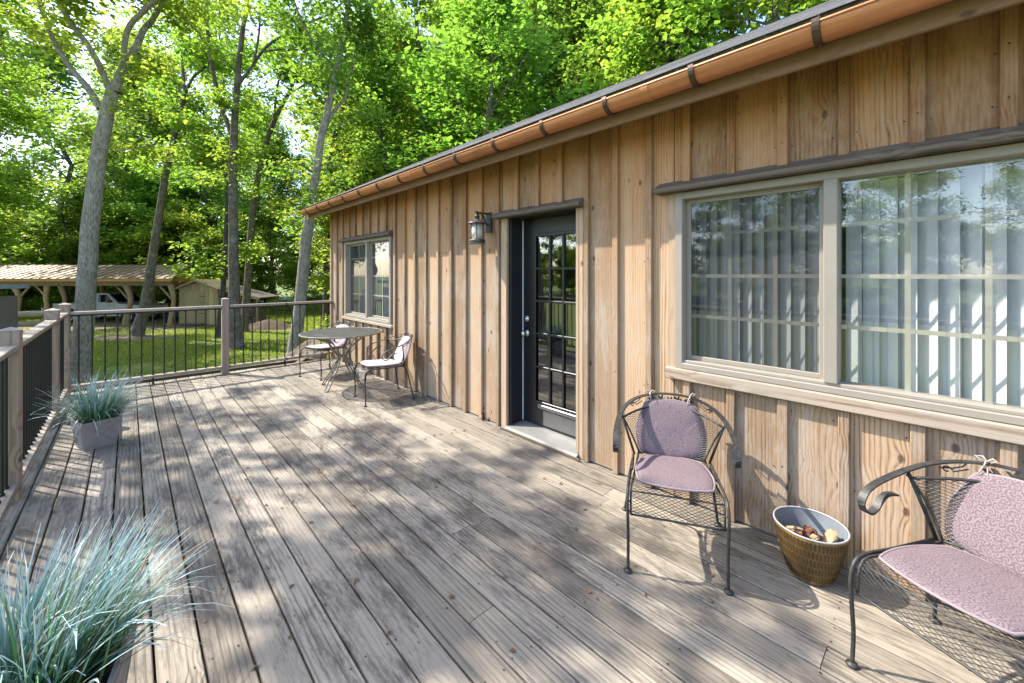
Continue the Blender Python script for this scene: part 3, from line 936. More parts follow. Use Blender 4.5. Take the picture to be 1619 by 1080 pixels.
for i, (x, y, h) in enumerate(US + UR):
    k = rg.randrange(3)
    s = h / 6.5
    rz = rg.uniform(0, 6.28)
    z = GZ + ground_z(x, y)
    if k not in used:
        o = us[k]
        used.add(k)
        o.location, o.rotation_euler, o.scale = (x, y, z), (0, 0, rz), (s, s, s)
    else:
        o = dup(us[k], (x, y, z), rz, LUS, (s, s, s))
        if i >= len(US):
            o['label'], o['group'] = 'low leafy tree across the clearing, seen mirrored in the window panes', 'low trees across the clearing'

# broad-leaved trees standing left of the big grey tree, close to the deck
for i, (x, y, h, cb, lab) in enumerate([(-5.0, 24.2, 15.5, .30, 'leafy bright green tree at the left edge of the photo, nearest the deck'),
                                        (-6.9, 33.5, 17.0, .24, 'second leafy tree at the left edge, rising behind the left end of the carport')]):
    nt_ = generic_tree('broadleaf_tree', lab, h, cb, 4.6, 26, M['bark'], M['leaf_a'], 120 + i, 10, .17, .7, 'leafy trees at the left edge', r0=.2)
    nt_.location = (x, y, GZ + ground_z(x, y))

# the shade tree beside the deck: an open crown over the deck, its limbs reach along the sunlight's path
SH = [(1.16,6.09,0.26),(1.42,5.15,0.24),(1.7,3.62,0.24),(0.97,4.3,0.23),(1.22,3.53,0.29),(1.68,3.1,0.38),(1.67,2.53,0.36),(1.34,2.84,0.35),(1.82,2.27,0.26),(2.29,2.37,0.31),(1.6,1.88,0.27),(1.79,1.7,0.24),(1.28,2.01,0.24),(0.94,2.33,0.25),(1.55,1.42,0.38),(1.17,1.66,0.36),(0.65,2.25,0.36),(0.91,1.69,0.25),(0.71,5.24,0.27),(0.37,4.86,0.33),(0.46,3.93,0.35),(0.53,3.15,0.37),(0.29,5.9,0.32),(0.69,1.71,0.24),(0.9,1.36,0.3),(0.9,1.36,0.25),(0.62,1.62,0.22),(1.42,1.05,0.24),(0.3,4.8,0.25),(0.15,3.9,0.2),(0.25,5.9,0.25),(1.0,1.75,0.2),(0.35,2.6,0.22),(1.95,1.5,0.18),(1.75,0.8,0.22)]


def shade_tree():
    rng = random.Random(21)
    base = V((-8.3, 13.2, GZ))
    t = thing('shade_tree', 'open-crowned tree left of the deck that dapples its boards with shade', 'tree', base)
    tubes, centers, rads = [], [], []
    tr_pts = [(0, 0, -.4), (.05, .05, 1.5), (.2, .1, 4), (.5, .3, 7), (.8, .5, 9.5), (1.2, .7, 12)]
    sp, sr = smooth_line([V(p) for p in tr_pts], [.42, .33, .29, .24, .19, .10])
    tubes.append((sp, sr))
    for (dx, dy, rr) in SH:
        T = rng.uniform(3.7, 5.2)
        c = V((dx - T, dy + 1.65 * T, 2.12 * T)) - base
        i = rng.randrange(len(sp) // 2, len(sp))
        a = sp[i]
        mid = a.lerp(c, .5) + V((rng.gauss(0, .3), rng.gauss(0, .3), rng.uniform(.2, .7)))
        lp, lr = smooth_line([a, mid, c], [.06, .035, .008])
        tubes.append((lp, lr))
        for k in range(4):
            o2 = V((rng.gauss(0, .5), rng.gauss(0, .5), rng.gauss(0, .3))) * rr
            tubes.append(([c - (c - mid) * .15, c + o2], [.012, .004]))
            centers.append(tuple(c + o2))
            rads.append(rr * rng.uniform(.6, 1.0))
    tubes_mb(tubes).build('trunk', M['bark'], t, smooth=True)
    v = leaf_geo(centers, rads, 12, .16, np.random.default_rng(77), .7)
    leaf_mesh('crown', v, M['leaf_b'], t)


shade_tree()

# ------------------------------------------------------------------ deck
deck = bpy.data.objects.new('deck', None)
COL.objects.link(deck)
tag(deck, 'weathered grey timber deck of long boards along the house wall', kind='structure')
PITCH = .1427
X0 = .0775 - 5 * PITCH
Y_A, Y_B = -2.6, 7.62
rb = random.Random(5)
joist = [Y_A + .1 + .4064 * i for i in range(27)]
nails = MB()
joints = {10: 1.02, 12: 1.42, 9: .78, 13: 1.83, 6: 3.1, 3: 4.45, 2: 4.95, 15: 1.95, 16: 5.3, 8: 5.6, 11: 4.2}
x = X0
row = 0
while x < 2.70:
    x1 = min(x + PITCH - .0085, 2.705)
    j1 = joints.get(row, rb.choice(joist[5:24]))
    cuts = [Y_A, j1, Y_B + rb.uniform(-.006, .006)]
    if row % 3 == 0:
        cuts.insert(1, j1 - 12 * .0 - 3.6 if j1 - 3.6 > Y_A + .6 else Y_A + .5)
    for a, b in zip(cuts, cuts[1:]):
        if b - a < .15: continue
        dz = rb.uniform(-.0018, .0012)
        mb = MB().box(x, x1, a + .0015, b - .0015, -.036, dz, .0035, axis=1)
        mb.build('deck_board', M['deck'], deck, center=True)
    for jy in joist:
        for nx_ in (x + .022, x1 - .022):
            if x1 - x < .08: continue
            ax, ay = nx_ + rb.gauss(0, .004), jy + rb.gauss(0, .008)
            rr = rb.uniform(.0032, .0048)
            if rb.random() < .12: continue
            nails.add([(ax + rr * math.cos(k * 1.0472), ay + rr * math.sin(k * 1.0472), .0016) for k in range(6)], [tuple(range(6))])
    x += PITCH
    row += 1
o = nails.build('nail_heads', M['nail'], deck)
o['kind'] = 'stuff'
MB().box(X0 - .03, X0 + .008, Y_A, Y_B, -.28, -.04).build('rim_joist', M['rail'], deck, center=True)
MB().box(X0 + .01, 2.70, Y_B - .07, Y_B - .03, -.28, -.04).build('rim_joist', M['rail_x'], deck, center=True)
for k in range(23):
    xa = X0 + .02 + k * .145
    MB().box(xa, xa + .138, Y_B - .02, Y_B + .0, GZ - .1, -.05, .003, axis=2).build('skirt_board', M['post'], deck, center=True)
for jy in joist[::2]:
    MB().box(X0 + .01, 2.70, jy - .019, jy + .019, -.26, -.04).build('joist', M['dark_under'], deck, center=True)
for py in (-2.2, 0.6, 3.6, 6.9):
    MB().box(X0 + .05, X0 + .17, py - .06, py + .06, GZ - .3, -.27).build('deck_support', M['dark_under'], deck, center=True)
us_ = MB().box(X0 - .6, 2.66, Y_A - .5, Y_B + .1, GZ - .2, GZ + .17)  # dark block added so the gaps between the boards read as shaded
o = us_.build('under_deck_shade', M['dark_under'])
tag(o, 'dark block standing in for the shade under the deck boards', kind='structure')
# dry leaf scraps on the boards
lv = []
for k in range(130):
    if k < 50:
        lx, ly = rb.uniform(.5, 2.4), rb.uniform(.8, 5.0)
    else:
        lx, ly = X0 + PITCH * rb.randrange(6, 22) - .003 + rb.gauss(0, .012), rb.uniform(.8, 5.5)
    s = rb.uniform(.008, .022)
    a = rb.uniform(0, 6.28)
    u, v2 = V((math.cos(a), math.sin(a), .1)), V((-math.sin(a), math.cos(a), rb.uniform(-.2, .4)))
    p = V((lx, ly, .005))
    lv += [p - u * s, p + v2 * s * .4 + V((0, 0, s * .2)), p + u * s, p - v2 * s * .45]
o = np_mesh('leaf_litter', [tuple(p) for p in lv], np.arange(len(lv)), M['leafbrown'])
tag(o, 'tiny dry brown leaf scraps scattered over the deck boards', 'leaf litter', kind='stuff')


# ------------------------------------------------------------------ railings
def rail_post(parent, x, y, s=.09, zt=1.13, rot=0):
    mb = MB().box(-s / 2, s / 2, -s / 2, s / 2, -.02, zt, .006, axis=2)
    o = mb.build('post', M['post'], parent)
    o.location = (x - parent.location.x, y - parent.location.y, 0)
    o.rotation_euler = (0, 0, rot)
    e = s / 2 + .004
    cap = MB().add([(-e, -e, zt + .001), (e, -e, zt + .001), (e, e, zt + .001), (-e, e, zt + .001), (0, 0, zt + .022)],
                   [(0, 1, 4), (1, 2, 4), (2, 3, 4), (3, 0, 4), (3, 2, 1, 0)]).build('post_cap', M['rail'], o)
    return o


def rail_bay(parent, p, q, mat_axis, zt=1.035, zb=.085, n=None):
    P, Q = V((p[0], p[1], 0)), V((q[0], q[1], 0))
    d = Q - P
    L = d.length
    ang = math.atan2(d.y, d.x)
    mid = (P + Q) / 2 - parent.location
    wood_m = M['rail_x']
    o = MB().box(-L / 2, L / 2, -.045, .045, zt - .036, zt, .005, axis=0).build('top_rail', wood_m, parent)
    o.location, o.rotation_euler = (mid.x, mid.y, 0), (0, 0, ang)
    o2 = MB().box(-L / 2, L / 2, -.014, .014, zt - .058, zt - .037).build('under_rail', M['baluster'], parent)
    o2.location, o2.rotation_euler = (mid.x, mid.y, 0), (0, 0, ang)
    o3 = MB().box(-L / 2, L / 2, -.045, .045, zb, zb + .036, .005, axis=0).build('bottom_rail', wood_m, parent)
    o3.location, o3.rotation_euler = (mid.x, mid.y, 0), (0, 0, ang)
    o4 = MB().box(-.012, .012, -.012, .012, -.01, zb).build('rail_foot', M['baluster'], parent)
    o4.location = (mid.x, mid.y, 0)
    if n is None: n = int(L / .112)
    me = None
    for k in range(n):
        f = (k + .6) / (n + .2)
        c = P + d * f - parent.location
        if me is None:
            b = MB().tube([(0, 0, zb + .036), (0, 0, zb + .05), (0, 0, zb + .052), (0, 0, zt - .07), (0, 0, zt - .068), (0, 0, zt - .057)],
                          [.0135, .0135, .0085, .0085, .0135, .0135], 8).build('baluster', M['baluster'], parent, smooth=False)
            me = b.data
        else:
            b = bpy.data.objects.new('baluster', me)
            COL.objects.link(b)
            b.parent = parent
        b.location = (c.x, c.y, 0)


LX = -.575
rl = thing('deck_railing', 'left side deck railing with wooden posts and closely seen black balusters', 'railing', (LX, 4.27, 0))
ys = [-2.5, -.3, 1.95, 4.27, 6.35]
for y in ys:
    rail_post(rl, LX, y, .10)
for a, b in zip(ys, ys[1:] + [7.42]):
    rail_bay(rl, (LX, a + .05), (LX, b - .05), 1)
rf = thing('deck_railing', 'far end deck railing of thin black balusters between grey wooden posts', 'railing', (1.07, 7.52, 0))
rail_post(rf, LX, 7.47, .10)
rail_post(rf, 1.07, 7.50, .09)
rail_bay(rf, (LX + .05, 7.47), (1.02, 7.50), 0)
rail_bay(rf, (1.12, 7.50), (2.675, 7.62), 0)
# ------------------------------------------------------------------ house
HX, HY = 2.72, 2.5
OFF = (HX, HY, 0)
house = thing('house', 'long board-and-batten timber house with copper gutter beside the deck', 'house', OFF)
BX = 2.70
Y_S, Y_E = -3.13, 7.69
OPEN = [(2.035, 3.03, -.2, 2.05), (5.33, 7.04, .765, 2.06), (-1.20, 1.285, .80, 2.06)]
ZT = 2.66


def spans(y0, y1, za, zb):
    sp = [(za, zb)]
    for (a, b, z0, z1) in OPEN:
        if y1 > a + 1e-6 and y0 < b - 1e-6:
            out = []
            for s, e in sp:
                if z0 > s + .02: out.append((s, min(e, z0)))
                if z1 < e - .02: out.append((max(s, z1), e))
            sp = out
    return sp


by = [.11 + .27 * k for k in range(-12, 29)]
rb = random.Random(8)
for y0, y1 in zip(by, by[1:]):
    cuts = sorted({y0, y1} | {e for o_ in OPEN for e in o_[:2] if y0 < e < y1})
    for a, b in zip(cuts, cuts[1:]):
        if b - a < .012: continue
        for (s, e) in spans(a, b, .012, ZT):
            d = rb.uniform(0, .003)
            MB().box(BX - d, BX + .02, a + .003, b - .003, s, e, .002, axis=2).build('wall_board', M['wall'], house, center=True, off=OFF)
for y in by:
    wv = rb.uniform(.044, .052)
    for (s, e) in spans(y - wv / 2, y + wv / 2, .006, ZT):
        MB().box(BX - .031, BX - .0045, y - wv / 2, y + wv / 2, s, e, .003, axis=2).build('batten', M['batten'], house, center=True, off=OFF)
wn_ = MB()
for y in by:
    for sd_ in (-1, 1):
        for z in (.10, .42, .74, 1.15, 1.6, 1.98, 2.22, 2.45):
            yy, zz = y + sd_ * rb.uniform(.036, .05), z + rb.gauss(0, .015)
            if rb.random() < .25 or any(a - .03 < yy < b + .03 and c - .03 < zz < d + .03 for a, b, c, d in OPEN): continue
            r_ = rb.uniform(.003, .0045)
            wn_.add([(BX - .0045, yy + r_ * math.cos(k * 1.0472), zz + r_ * math.sin(k * 1.0472)) for k in range(6)], [tuple(range(6))])
            if rb.random() < .5:
                wn_.add([(BX - .0320, y + r_ * math.cos(k * 1.0472), zz + .02 + r_ * math.sin(k * 1.0472)) for k in range(6)], [tuple(range(6))])
o = wn_.build('siding_nails', M['nail'], house, off=OFF)
o['kind'] = 'stuff'
# sheathing and the house body behind the boards
sh = MB()
cy = sorted({-9.0, 7.68} | {e for o_ in OPEN for e in o_[:2]})
for a, b in zip(cy, cy[1:]):
    for (s, e) in spans(a, b, -.3, ZT):
        sh.box(BX + .021, BX + .10, a, b, s, e)
sh.build('wall_core', M['room'], house, off=OFF)
MB().box(BX + .02, BX + .1, -9, 7.68, GZ - .3, -.301).build('foundation_wall', M['gravel'], house, off=OFF)
gb = MB()
gb.prism([(BX + .101, -1.8), (10.4, -1.8), (10.4, 2.56), (6.5, 4.6), (BX + .101, 2.56)], 1, 7.60, 7.68)
gb.build('gable_wall', M['plank'], house, off=OFF)
gb = MB()
gb.prism([(BX + .101, -1.8), (10.4, -1.8), (10.4, 2.56), (6.5, 4.6), (BX + .101, 2.56)], 1, -9.0, -8.92)
gb.build('gable_wall', M['plank'], house, off=OFF)
MB().box(10.3, 10.4, -8.9, 7.59, -1.8, 2.56).build('back_wall', M['plank'], house, off=OFF)
MB().box(BX + .101, 10.29, -8.9, 7.59, -.06, -.02).build('room_floor', M['room_floor'], house, off=OFF)
MB().box(BX + .101, 10.29, -8.9, 7.59, 2.52, 2.56).build('room_ceiling', M['room'], house, off=OFF)
MB().box(6.4, 6.5, -8.9, 7.59, -.019, 2.519).build('room_wall', M['room'], house, off=OFF)
for i, y in enumerate((7.655, 7.700)):
    MB().box(BX - .022 + i * .03, BX + .05, y - .02, y + .022, -.02, 2.646, .003, axis=2).build('corner_board', M['wall'], house, center=True, off=OFF)

# eave: fascia, soffit, roof, gutter
MB().box(2.405, 2.43, -9, 8.12, 2.507, 2.70, .004, axis=1).build('fascia', M['fascia'], house, center=True, off=OFF)
MB().box(2.431, 2.699, -9, 8.10, 2.648, 2.659).build('soffit', M['fascia'], house, center=True, off=OFF)
TAN = .545
roof = MB()
ex, ez, rx = 2.315, 2.672, 6.5
rz_ = ez + TAN * (rx - ex)
roof.prism([(ex, ez), (rx, rz_), (10.8, rz_ - TAN * (10.8 - rx)), (10.8, rz_ - TAN * (10.8 - rx) + .02), (rx, rz_ + .02), (ex, ez + .02)], 1, -9.1, 8.15)
roof = roof.build('roof', M['shingle'], house, off=OFF)
sg = MB()
L = math.hypot(1, TAN)
ux, uz = 1 / L, TAN / L
for i in range(36):
    s0 = i * .13 - .02
    y = -9.1 + (i % 2) * .15 + rb.uniform(-.02, .02)
    while y < 8.15:
        w_ = rb.choice([.15, .3, .3, .22])
        t = rb.uniform(.0008, .0022)
        y1 = min(y + w_ - .004, 8.155)
        if y > -3.5:
            a = V((ex + ux * s0, 0, ez + .0215 + uz * s0))
            b = a + V((ux, 0, uz)) * .145
            nn = V((-uz, 0, ux))
            q = [a, a + nn * t, b + nn * .001, b]
            vs = [(p.x, yy, p.z) for yy in (y, y1) for p in q]
            sg.add(vs, [(0, 1, 2, 3), (7, 6, 5, 4), (0, 4, 5, 1), (1, 5, 6, 2)])
        y += w_
o = sg.build('shingles', M['shingle'], house, off=OFF)
o['kind'] = 'stuff'
gc = (2.337, 2.637)
R1, R0 = .069, .066
poly = [(gc[0] + R1 * math.cos(math.pi + math.pi * k / 20), gc[1] + R1 * math.sin(math.pi + math.pi * k / 20)) for k in range(21)]
poly += [(gc[0] + R0 * math.cos(2 * math.pi - math.pi * k / 20), gc[1] + R0 * math.sin(2 * math.pi - math.pi * k / 20)) for k in range(21)]
g_ = MB()
GY0, GY1 = -9, 8.06
vs = [(p[0], y, p[1]) for y in (GY0, GY1) for p in poly]
g_.add(vs, [(i, (i + 1) % 42, 42 + (i + 1) % 42, 42 + i) for i in range(42)])
g_.add([(poly[k][0], GY1 - .001, poly[k][1]) for k in range(21)], [tuple(range(21))])
g_.tube([(gc[0] - R1, GY0, gc[1] + .002), (gc[0] - R1, GY1, gc[1] + .002)], .0075, 8)
gut = g_.build('gutter', M['copper'], house, off=OFF)
gut.data.polygons.foreach_set('use_smooth', [len(p.vertices) == 4 for p in gut.data.polygons])
bm_ = None
for k in range(-8, 14):
    y = .422 + .5627 * k
    if bm_ is None:
        mb = MB()
        arc = [(gc[0] + (R1 + .006) * math.cos(math.pi * .93 + math.pi * .95 * j / 14), 0, gc[1] + (R1 + .006) * math.sin(math.pi * .93 + math.pi * .95 * j / 14)) for j in range(15)]
        arc.insert(0, (gc[0] - R1 + .008, 0, gc[1] + .014))
        mb.strip(arc, (0, 1, 0), .022, .008)
        mb.tube([(p[0], -.012, p[2]) for p in arc], .0048, 6)
        mb.tube([(p[0], .012, p[2]) for p in arc], .0048, 6)
        b = mb.build('bracket', M['bracket'], gut)
        bm_ = b.data
    else:
        b = bpy.data.objects.new('bracket', bm_)
        COL.objects.link(b)
        b.parent = gut
    b.location = (-HX, y - HY, 0)
    b.rotation_euler = (0, 0, 0)


for y in (-.95, 1.27, 4.10, 6.95):
    mb = MB()
    mb.strip([(gc[0] + (R1 + .0022) * math.cos(math.pi + math.pi * j / 16), y, gc[1] + (R1 + .0022) * math.sin(math.pi + math.pi * j / 16)) for j in range(17)], (0, 1, 0), .05, .002)
    mb.build('gutter_joint', M['copper'], gut, off=OFF)


def hood(y0, y1, parent):
    return MB().prism([(BX - .001, 2.046), (BX - .092, 2.046), (BX - .099, 2.058), (BX - .097, 2.075), (BX - .001, 2.128)], 1, y0, y1).build('hood_board', M['header'], parent, center=True, off=OFF)


def pane(parent, x, y0, y1, z0, z1, mat, name='pane', par_off=(0, 0, 0)):
    vs = [(x, y0, z0), (x, y0, z1), (x, y1, z1), (x, y1, z0)]
    return MB().add(vs, [(0, 1, 2, 3)]).build(name, mat, parent, off=par_off, center=True)


def sub(mb, name, mat, parent):
    return mb.build(name, mat, parent, off=OFF, center=False)


# --- window_frame things are parts of the house; their own pieces are one level below
def window(y_list, kinds, zb, zt, muntin_y, muntin_z, sill_bot, label=None):
    y1, y0 = y_list[0], y_list[-1]
    f = MB()
    xa, xb = BX - .028, BX + .09
    f.box(xa, xb, y1 - .05, y1, zb - .055, zt, .004, axis=2)
    f.box(xa, xb, y0, y0 + .05, zb - .055, zt, .004, axis=2)
    f.box(xa + .002, xb, y0 + .05, y1 - .05, zt - .045, zt, .004, axis=1)
    f.box(xa - .006, xb, y0 + .05, y1 - .05, zb - .055, zb - .018, .004, axis=1)
    f.box(xa + .012, xb, y0 + .05, y1 - .05, zb - .018, zb, .003, axis=1)
    fr = f.build('window', M['vinyl'], house, off=OFF)
    if label: fr['label'] = label
    for ym in y_list[1:-1]:
        sub(MB().box(xa + .003, xb - .001, ym - .030, ym + .030, zb, zt - .045, .004, axis=2), 'mullion', M['vinyl'], fr)
    hd = hood(y0 - .06, y1 + .12, fr)
    MB().box(BX - .050, BX - .002, y0 - .06, y1 + .055, sill_bot, zb - .057, .005, axis=1).build('sill', M['trim'], fr, center=True, off=OFF)
    MB().box(BX - .013, BX + .019, y1 + .001, y1 + .052, zb - .056, 2.045, .003, axis=2).build('side_trim', M['trim_z'], fr, center=True, off=OFF)
    edges = [y1 - .05] + list(y_list[1:-1]) + [y0 + .05]
    for i, kd in enumerate(kinds):
        a = edges[i] - (.03 if i else 0)
        b = edges[i + 1] + (.03 if i < len(kinds) - 1 else 0)
        s = MB()
        sw = .028
        xs0, xs1 = BX + .035, BX + .062
        z1_ = zt - .045
        if kd == 'sash':
            s.box(xs0, xs1, a - sw, a, zb, z1_, .003, axis=2).box(xs0, xs1, b, b + sw, zb, z1_, .003, axis=2)
            s.box(xs0 + .001, xs1 - .001, b + sw, a - sw, z1_ - sw, z1_, .003, axis=1).box(xs0 + .001, xs1 - .001, b + sw, a - sw, zb, zb + sw, .003, axis=1)
            sub(s, 'sash_frame', M['vinyl'], fr)
            g0, g1 = b + sw, a - sw
            zz0, zz1 = zb + sw, z1_ - sw
        else:
            g0, g1, zz0, zz1 = b, a, zb, z1_
        MB().add([(BX + .045, g0, zz0), (BX + .045, g0, zz1), (BX + .045, g1, zz1), (BX + .045, g1, zz0)], [(0, 1, 2, 3)]).build(
            'pane', M['screen_glass'] if kd == 'sash' and muntin_y[i] is not None and i == 0 else M['glass'], fr, off=OFF)
        for my in muntin_y[i]:
            sub(MB().box(BX + .049, BX + .056, my - .0105, my + .0105, zz0, zz1), 'muntin', M['grille'], fr)
        for mz in muntin_z:
            sub(MB().box(BX + .0495, BX + .0555, g0, g1, mz - .0105, mz + .0105), 'muntin', M['grille'], fr)
    return fr


window([1.268, .435, -.392, -1.17], ['sash', 'fixed', 'sash'], .935, 2.042, [[.95, .703], [.148, -.108], [-.64, -.88]], [1.762, 1.49, 1.225], .805,
       'wide window beside the near chairs')
window([7.02, 6.165, 5.35], ['sash', 'sash'], .85, 2.042, [[6.59], [5.757]], [1.76, 1.475, 1.18], .755, 'far window above the round table')


def blinds(y0, y1, pitch, ang, zb, label):
    t = thing('vertical_blind', label, 'blind', (BX + .17, (y0 + y1) / 2, zb))
    MB().box(-.02, .02, -(y1 - y0) / 2, (y1 - y0) / 2, 2.0 - zb, 2.03 - zb).build('headrail', M['blind'], t)
    me = None
    r2 = random.Random(2)
    n = int((y1 - y0) / pitch)
    for k in range(n):
        if me is None:
            mb = MB()
            W, T = .089, .0012
            pr = [(-W / 2 + W * j / 6, .0022 * (1 - (2 * j / 6 - 1) ** 2)) for j in range(7)]
            ol = [(p[1], p[0]) for p in pr] + [(p[1] + T, p[0]) for p in reversed(pr)]
            mb.prism(ol, 2, 0.0, 1.995 - zb)
            b = mb.build('slat', M['blind'], t)
            me = b.data
        else:
            b = bpy.data.objects.new('slat', me)
            COL.objects.link(b)
            b.parent = t
        b.location = (0, -(y1 - y0) / 2 + pitch * (k + .5), 0)
        b.rotation_euler = (0, 0, ang + r2.gauss(0, .025))
    return t


blinds(.44, 1.27, .069, math.radians(-41), .89, 'white vertical slat blind hanging behind the screened left sash of the wide window')
blinds(-1.15, .425, .0705, math.radians(-36), .89, 'white vertical slat blind hanging behind the big clear panes of the wide window')
blinds(5.38, 6.99, .0705, math.radians(-44), .80, 'white vertical slat blind hanging behind the far window by the table')

# --- door
DXF, DXB = 2.872, 2.917
YL, YR = 2.912, 2.114
d_ = MB()
d_.box(DXF, DXB, 2.752, YL, .06, 2.035, .003, axis=2)
d_.box(DXF, DXB, YR - .03, 2.232, .06, 2.035, .003, axis=2)
d_.box(DXF + .0005, DXB - .0005, 2.232, 2.752, 1.868, 2.0345)
d_.box(DXF + .0005, DXB - .0005, 2.232, 2.752, .0605, .285)
# moulding round the glass
for (a, b, c, e) in ((2.735, 2.765, .27, 1.885), (2.219, 2.249, .27, 1.885)):
    d_.box(DXF - .011, DXF + .002, a, b, c, e, .004, axis=2)
for (c, e) in ((.262, .292), (1.86, 1.89)):
    d_.box(DXF - .0105, DXF + .002, 2.249, 2.735, c, e, .004, axis=1)
door = d_.build('door', M['black_door'], house, off=OFF)
gy = [2.735, 2.563, 2.400, 2.249]
gz = [.292, .614, .933, 1.245, 1.556, 1.86]
for a, b in zip(gy, gy[1:]):
    for c, e in zip(gz, gz[1:]):
        MB().add([(DXF + .012, b, c), (DXF + .012, b, e), (DXF + .012, a, e), (DXF + .012, a, c)], [(0, 1, 2, 3)]).build('pane', M['door_glass'], door, off=OFF)
for y in gy[1:3]:
    sub(MB().box(DXF - .006, DXF + .011, y - .011, y + .011, .292, 1.86, .004, axis=2), 'muntin', M['black_door'], door)
for z in gz[1:5]:
    sub(MB().box(DXF - .0055, DXF + .0105, 2.249, 2.735, z - .011, z + .011, .004, axis=1), 'muntin', M['black_door'], door)
sub(MB().box(DXF - .014, DXF - .0005, 2.20, 2.70, .222, .262, .005, axis=1), 'glazing_sill', M['steel'], door)
sub(MB().box(DXF - .002, DXF - .0003, 2.18, 2.643, .075, .212), 'kick_plate', M['steel'], door)
k_ = MB().lathe([(.0, 0), (.031, 0), (.033, .006), (.03, .012), (.018, .016), (.018, .022), (.0, .024)], 20)
k_.xform(Matrix.Translation((DXF, 2.86, 1.065)) @ Matrix.Rotation(-math.pi / 2, 4, 'Y'))
k_.build('deadbolt', M['nickel'], door, smooth=True, off=OFF)
k_ = MB().lathe([(.0, 0), (.033, 0), (.034, .006), (.028, .012), (.012, .016), (.012, .035), (.02, .04), (.027, .05), (.027, .062), (.018, .071), (.0, .073)], 20)
k_.xform(Matrix.Translation((DXF, 2.86, .922)) @ Matrix.Rotation(-math.pi / 2, 4, 'Y'))
k_.build('door_knob', M['nickel'], door, smooth=True, off=OFF)
fr = MB()
fr.box(BX + .012, 2.95, YL + .003, 2.949, .05, 2.04)
fr.box(BX + .012, 2.95, 2.078, YR - .031, .05, 2.04)
fr.box(BX + .012, 2.95, YR - .031, YL + .003, 2.039, 2.06)
frame = fr.build('door_frame', M['black_trim'], house, off=OFF)
MB().box(DXF - .012, DXF - .001, YL - .004, YL + .002, .06, 2.03).build('weatherstrip', M['white'], frame, off=OFF)
MB().box(BX - .022, BX + .011, 2.9495, 3.028, .004, 2.044, .004, axis=2).build('door_trim', M['trim_z'], house, center=True, off=OFF)
MB().box(BX - .016, BX + .11, 2.037, 2.0775, .004, 2.044, .004, axis=2).build('door_trim', M['trim_z'], house, center=True, off=OFF)
MB().box(BX - .018, BX + .012, 2.078, 2.110, .051, 2.0435, .004, axis=2).build('door_trim', M['trim_z'], house, center=True, off=OFF)
hood(2.02, 3.085, house)
th = MB()
th.prism([(BX - .055, .004), (BX - .055, .022), (BX - .03, .034), (DXF - .02, .05), (2.95, .05), (2.95, .004)], 1, 2.0785, 2.949)
thr = th.build('threshold', M['threshold'], house, center=True, off=OFF)
MB().box(BX - .068, BX - .0555, 2.04, 2.99, .001, .024, .003, axis=1).build('threshold_strip', M['header'], house, center=True, off=OFF)

# small black cable fitting at the wall foot
t = thing('cable_fitting', 'small black cable fitting low on the wall left of the door', 'fitting', (2.66, 3.29, .01))
MB().box(-.012, .012, -.014, .014, .0, .07, .004, axis=2).build('clamp', M['baluster'], t)
MB().tube([(0, 0, -.008), (-.008, 0, .02), (-.012, 0, .05)], .006, 6).build('cable', M['tie'], t)

# wall lantern
t = thing('wall_lantern', 'dark bronze lantern with frosted glass cylinder on the wall left of the door', 'lamp', (BX - .026, 3.20, 2.03))
MB().box(-.022, .0, -.042, .042, -.11, .095, .008, axis=2).build('back_plate', M['lamp_metal'], t)
a_ = MB()
a_.tube([(-.01, 0, .078), (-.10, 0, .083), (-.185, 0, .085)], [.008, .007, .007], 8)
a_.tube([(-.02, 0, -.04), (-.05, 0, -.015), (-.065, 0, .025), (-.085, 0, .055), (-.12, 0, .068), (-.155, 0, .07)], .006, 8)
a_.build('arm', M['lamp_metal'], t, smooth=True)
cxl = -.158
L_ = MB().lathe([(.0, .098), (.006, .095), (.007, .075), (.012, .07), (.008, .062), (.022, .05), (.026, .038), (.02, .026), (.028, .018), (.0, .017)], 16, (cxl, 0))
L_.build('finial', M['lamp_metal'], t, smooth=True)
L_ = MB().lathe([(.0, .02), (.03, .016), (.062, -.004), (.094, -.02), (.097, -.026), (.094, -.03), (.06, -.03), (.0, -.03)], 32, (cxl, 0))
L_.build('hat', M['lamp_hat'], t)
L_ = MB().lathe([(.055, -.031), (.055, -.182), (.052, -.182), (.052, -.031)], 28, (cxl, 0), close=True)
L_.build('glass_cylinder', M['lamp_glass'], t, smooth=True)
L_ = MB()
for k in range(4):
    a0 = math.pi / 4 + k * math.pi / 2
    L_.tube([(cxl + .0595 * math.cos(a0), .0595 * math.sin(a0), -.03), (cxl + .0595 * math.cos(a0), .0595 * math.sin(a0), -.185)], .0035, 6)
L_.build('cage', M['lamp_metal'], t)
MB().tube([(cxl, 0, -.03), (cxl, 0, -.13)], .008, 8).build('lamp_holder', M['lamp_metal'], t)
L_ = MB().lathe([(.0, -.183), (.06, -.183), (.074, -.188), (.08, -.194), (.08, -.206), (.073, -.211), (.073, -.216), (.083, -.219), (.083, -.227), (.0, -.228)], 32, (cxl, 0))
L_.build('base', M['lamp_hat'], t)


# ------------------------------------------------------------------ wrought-iron furniture
def clip_poly(p, q, inside, m=26):
    """points of segment p-q inside a region"""
    runs, cur = [], []
    for i in range(m + 1):
        f = i / m
        a = (p[0] + (q[0] - p[0]) * f, p[1] + (q[1] - p[1]) * f)
        if inside(a): cur.append(a)
        else:
            if len(cur) > 1: runs.append(cur)
            cur = []
    if len(cur) > 1: runs.append(cur)
    return runs


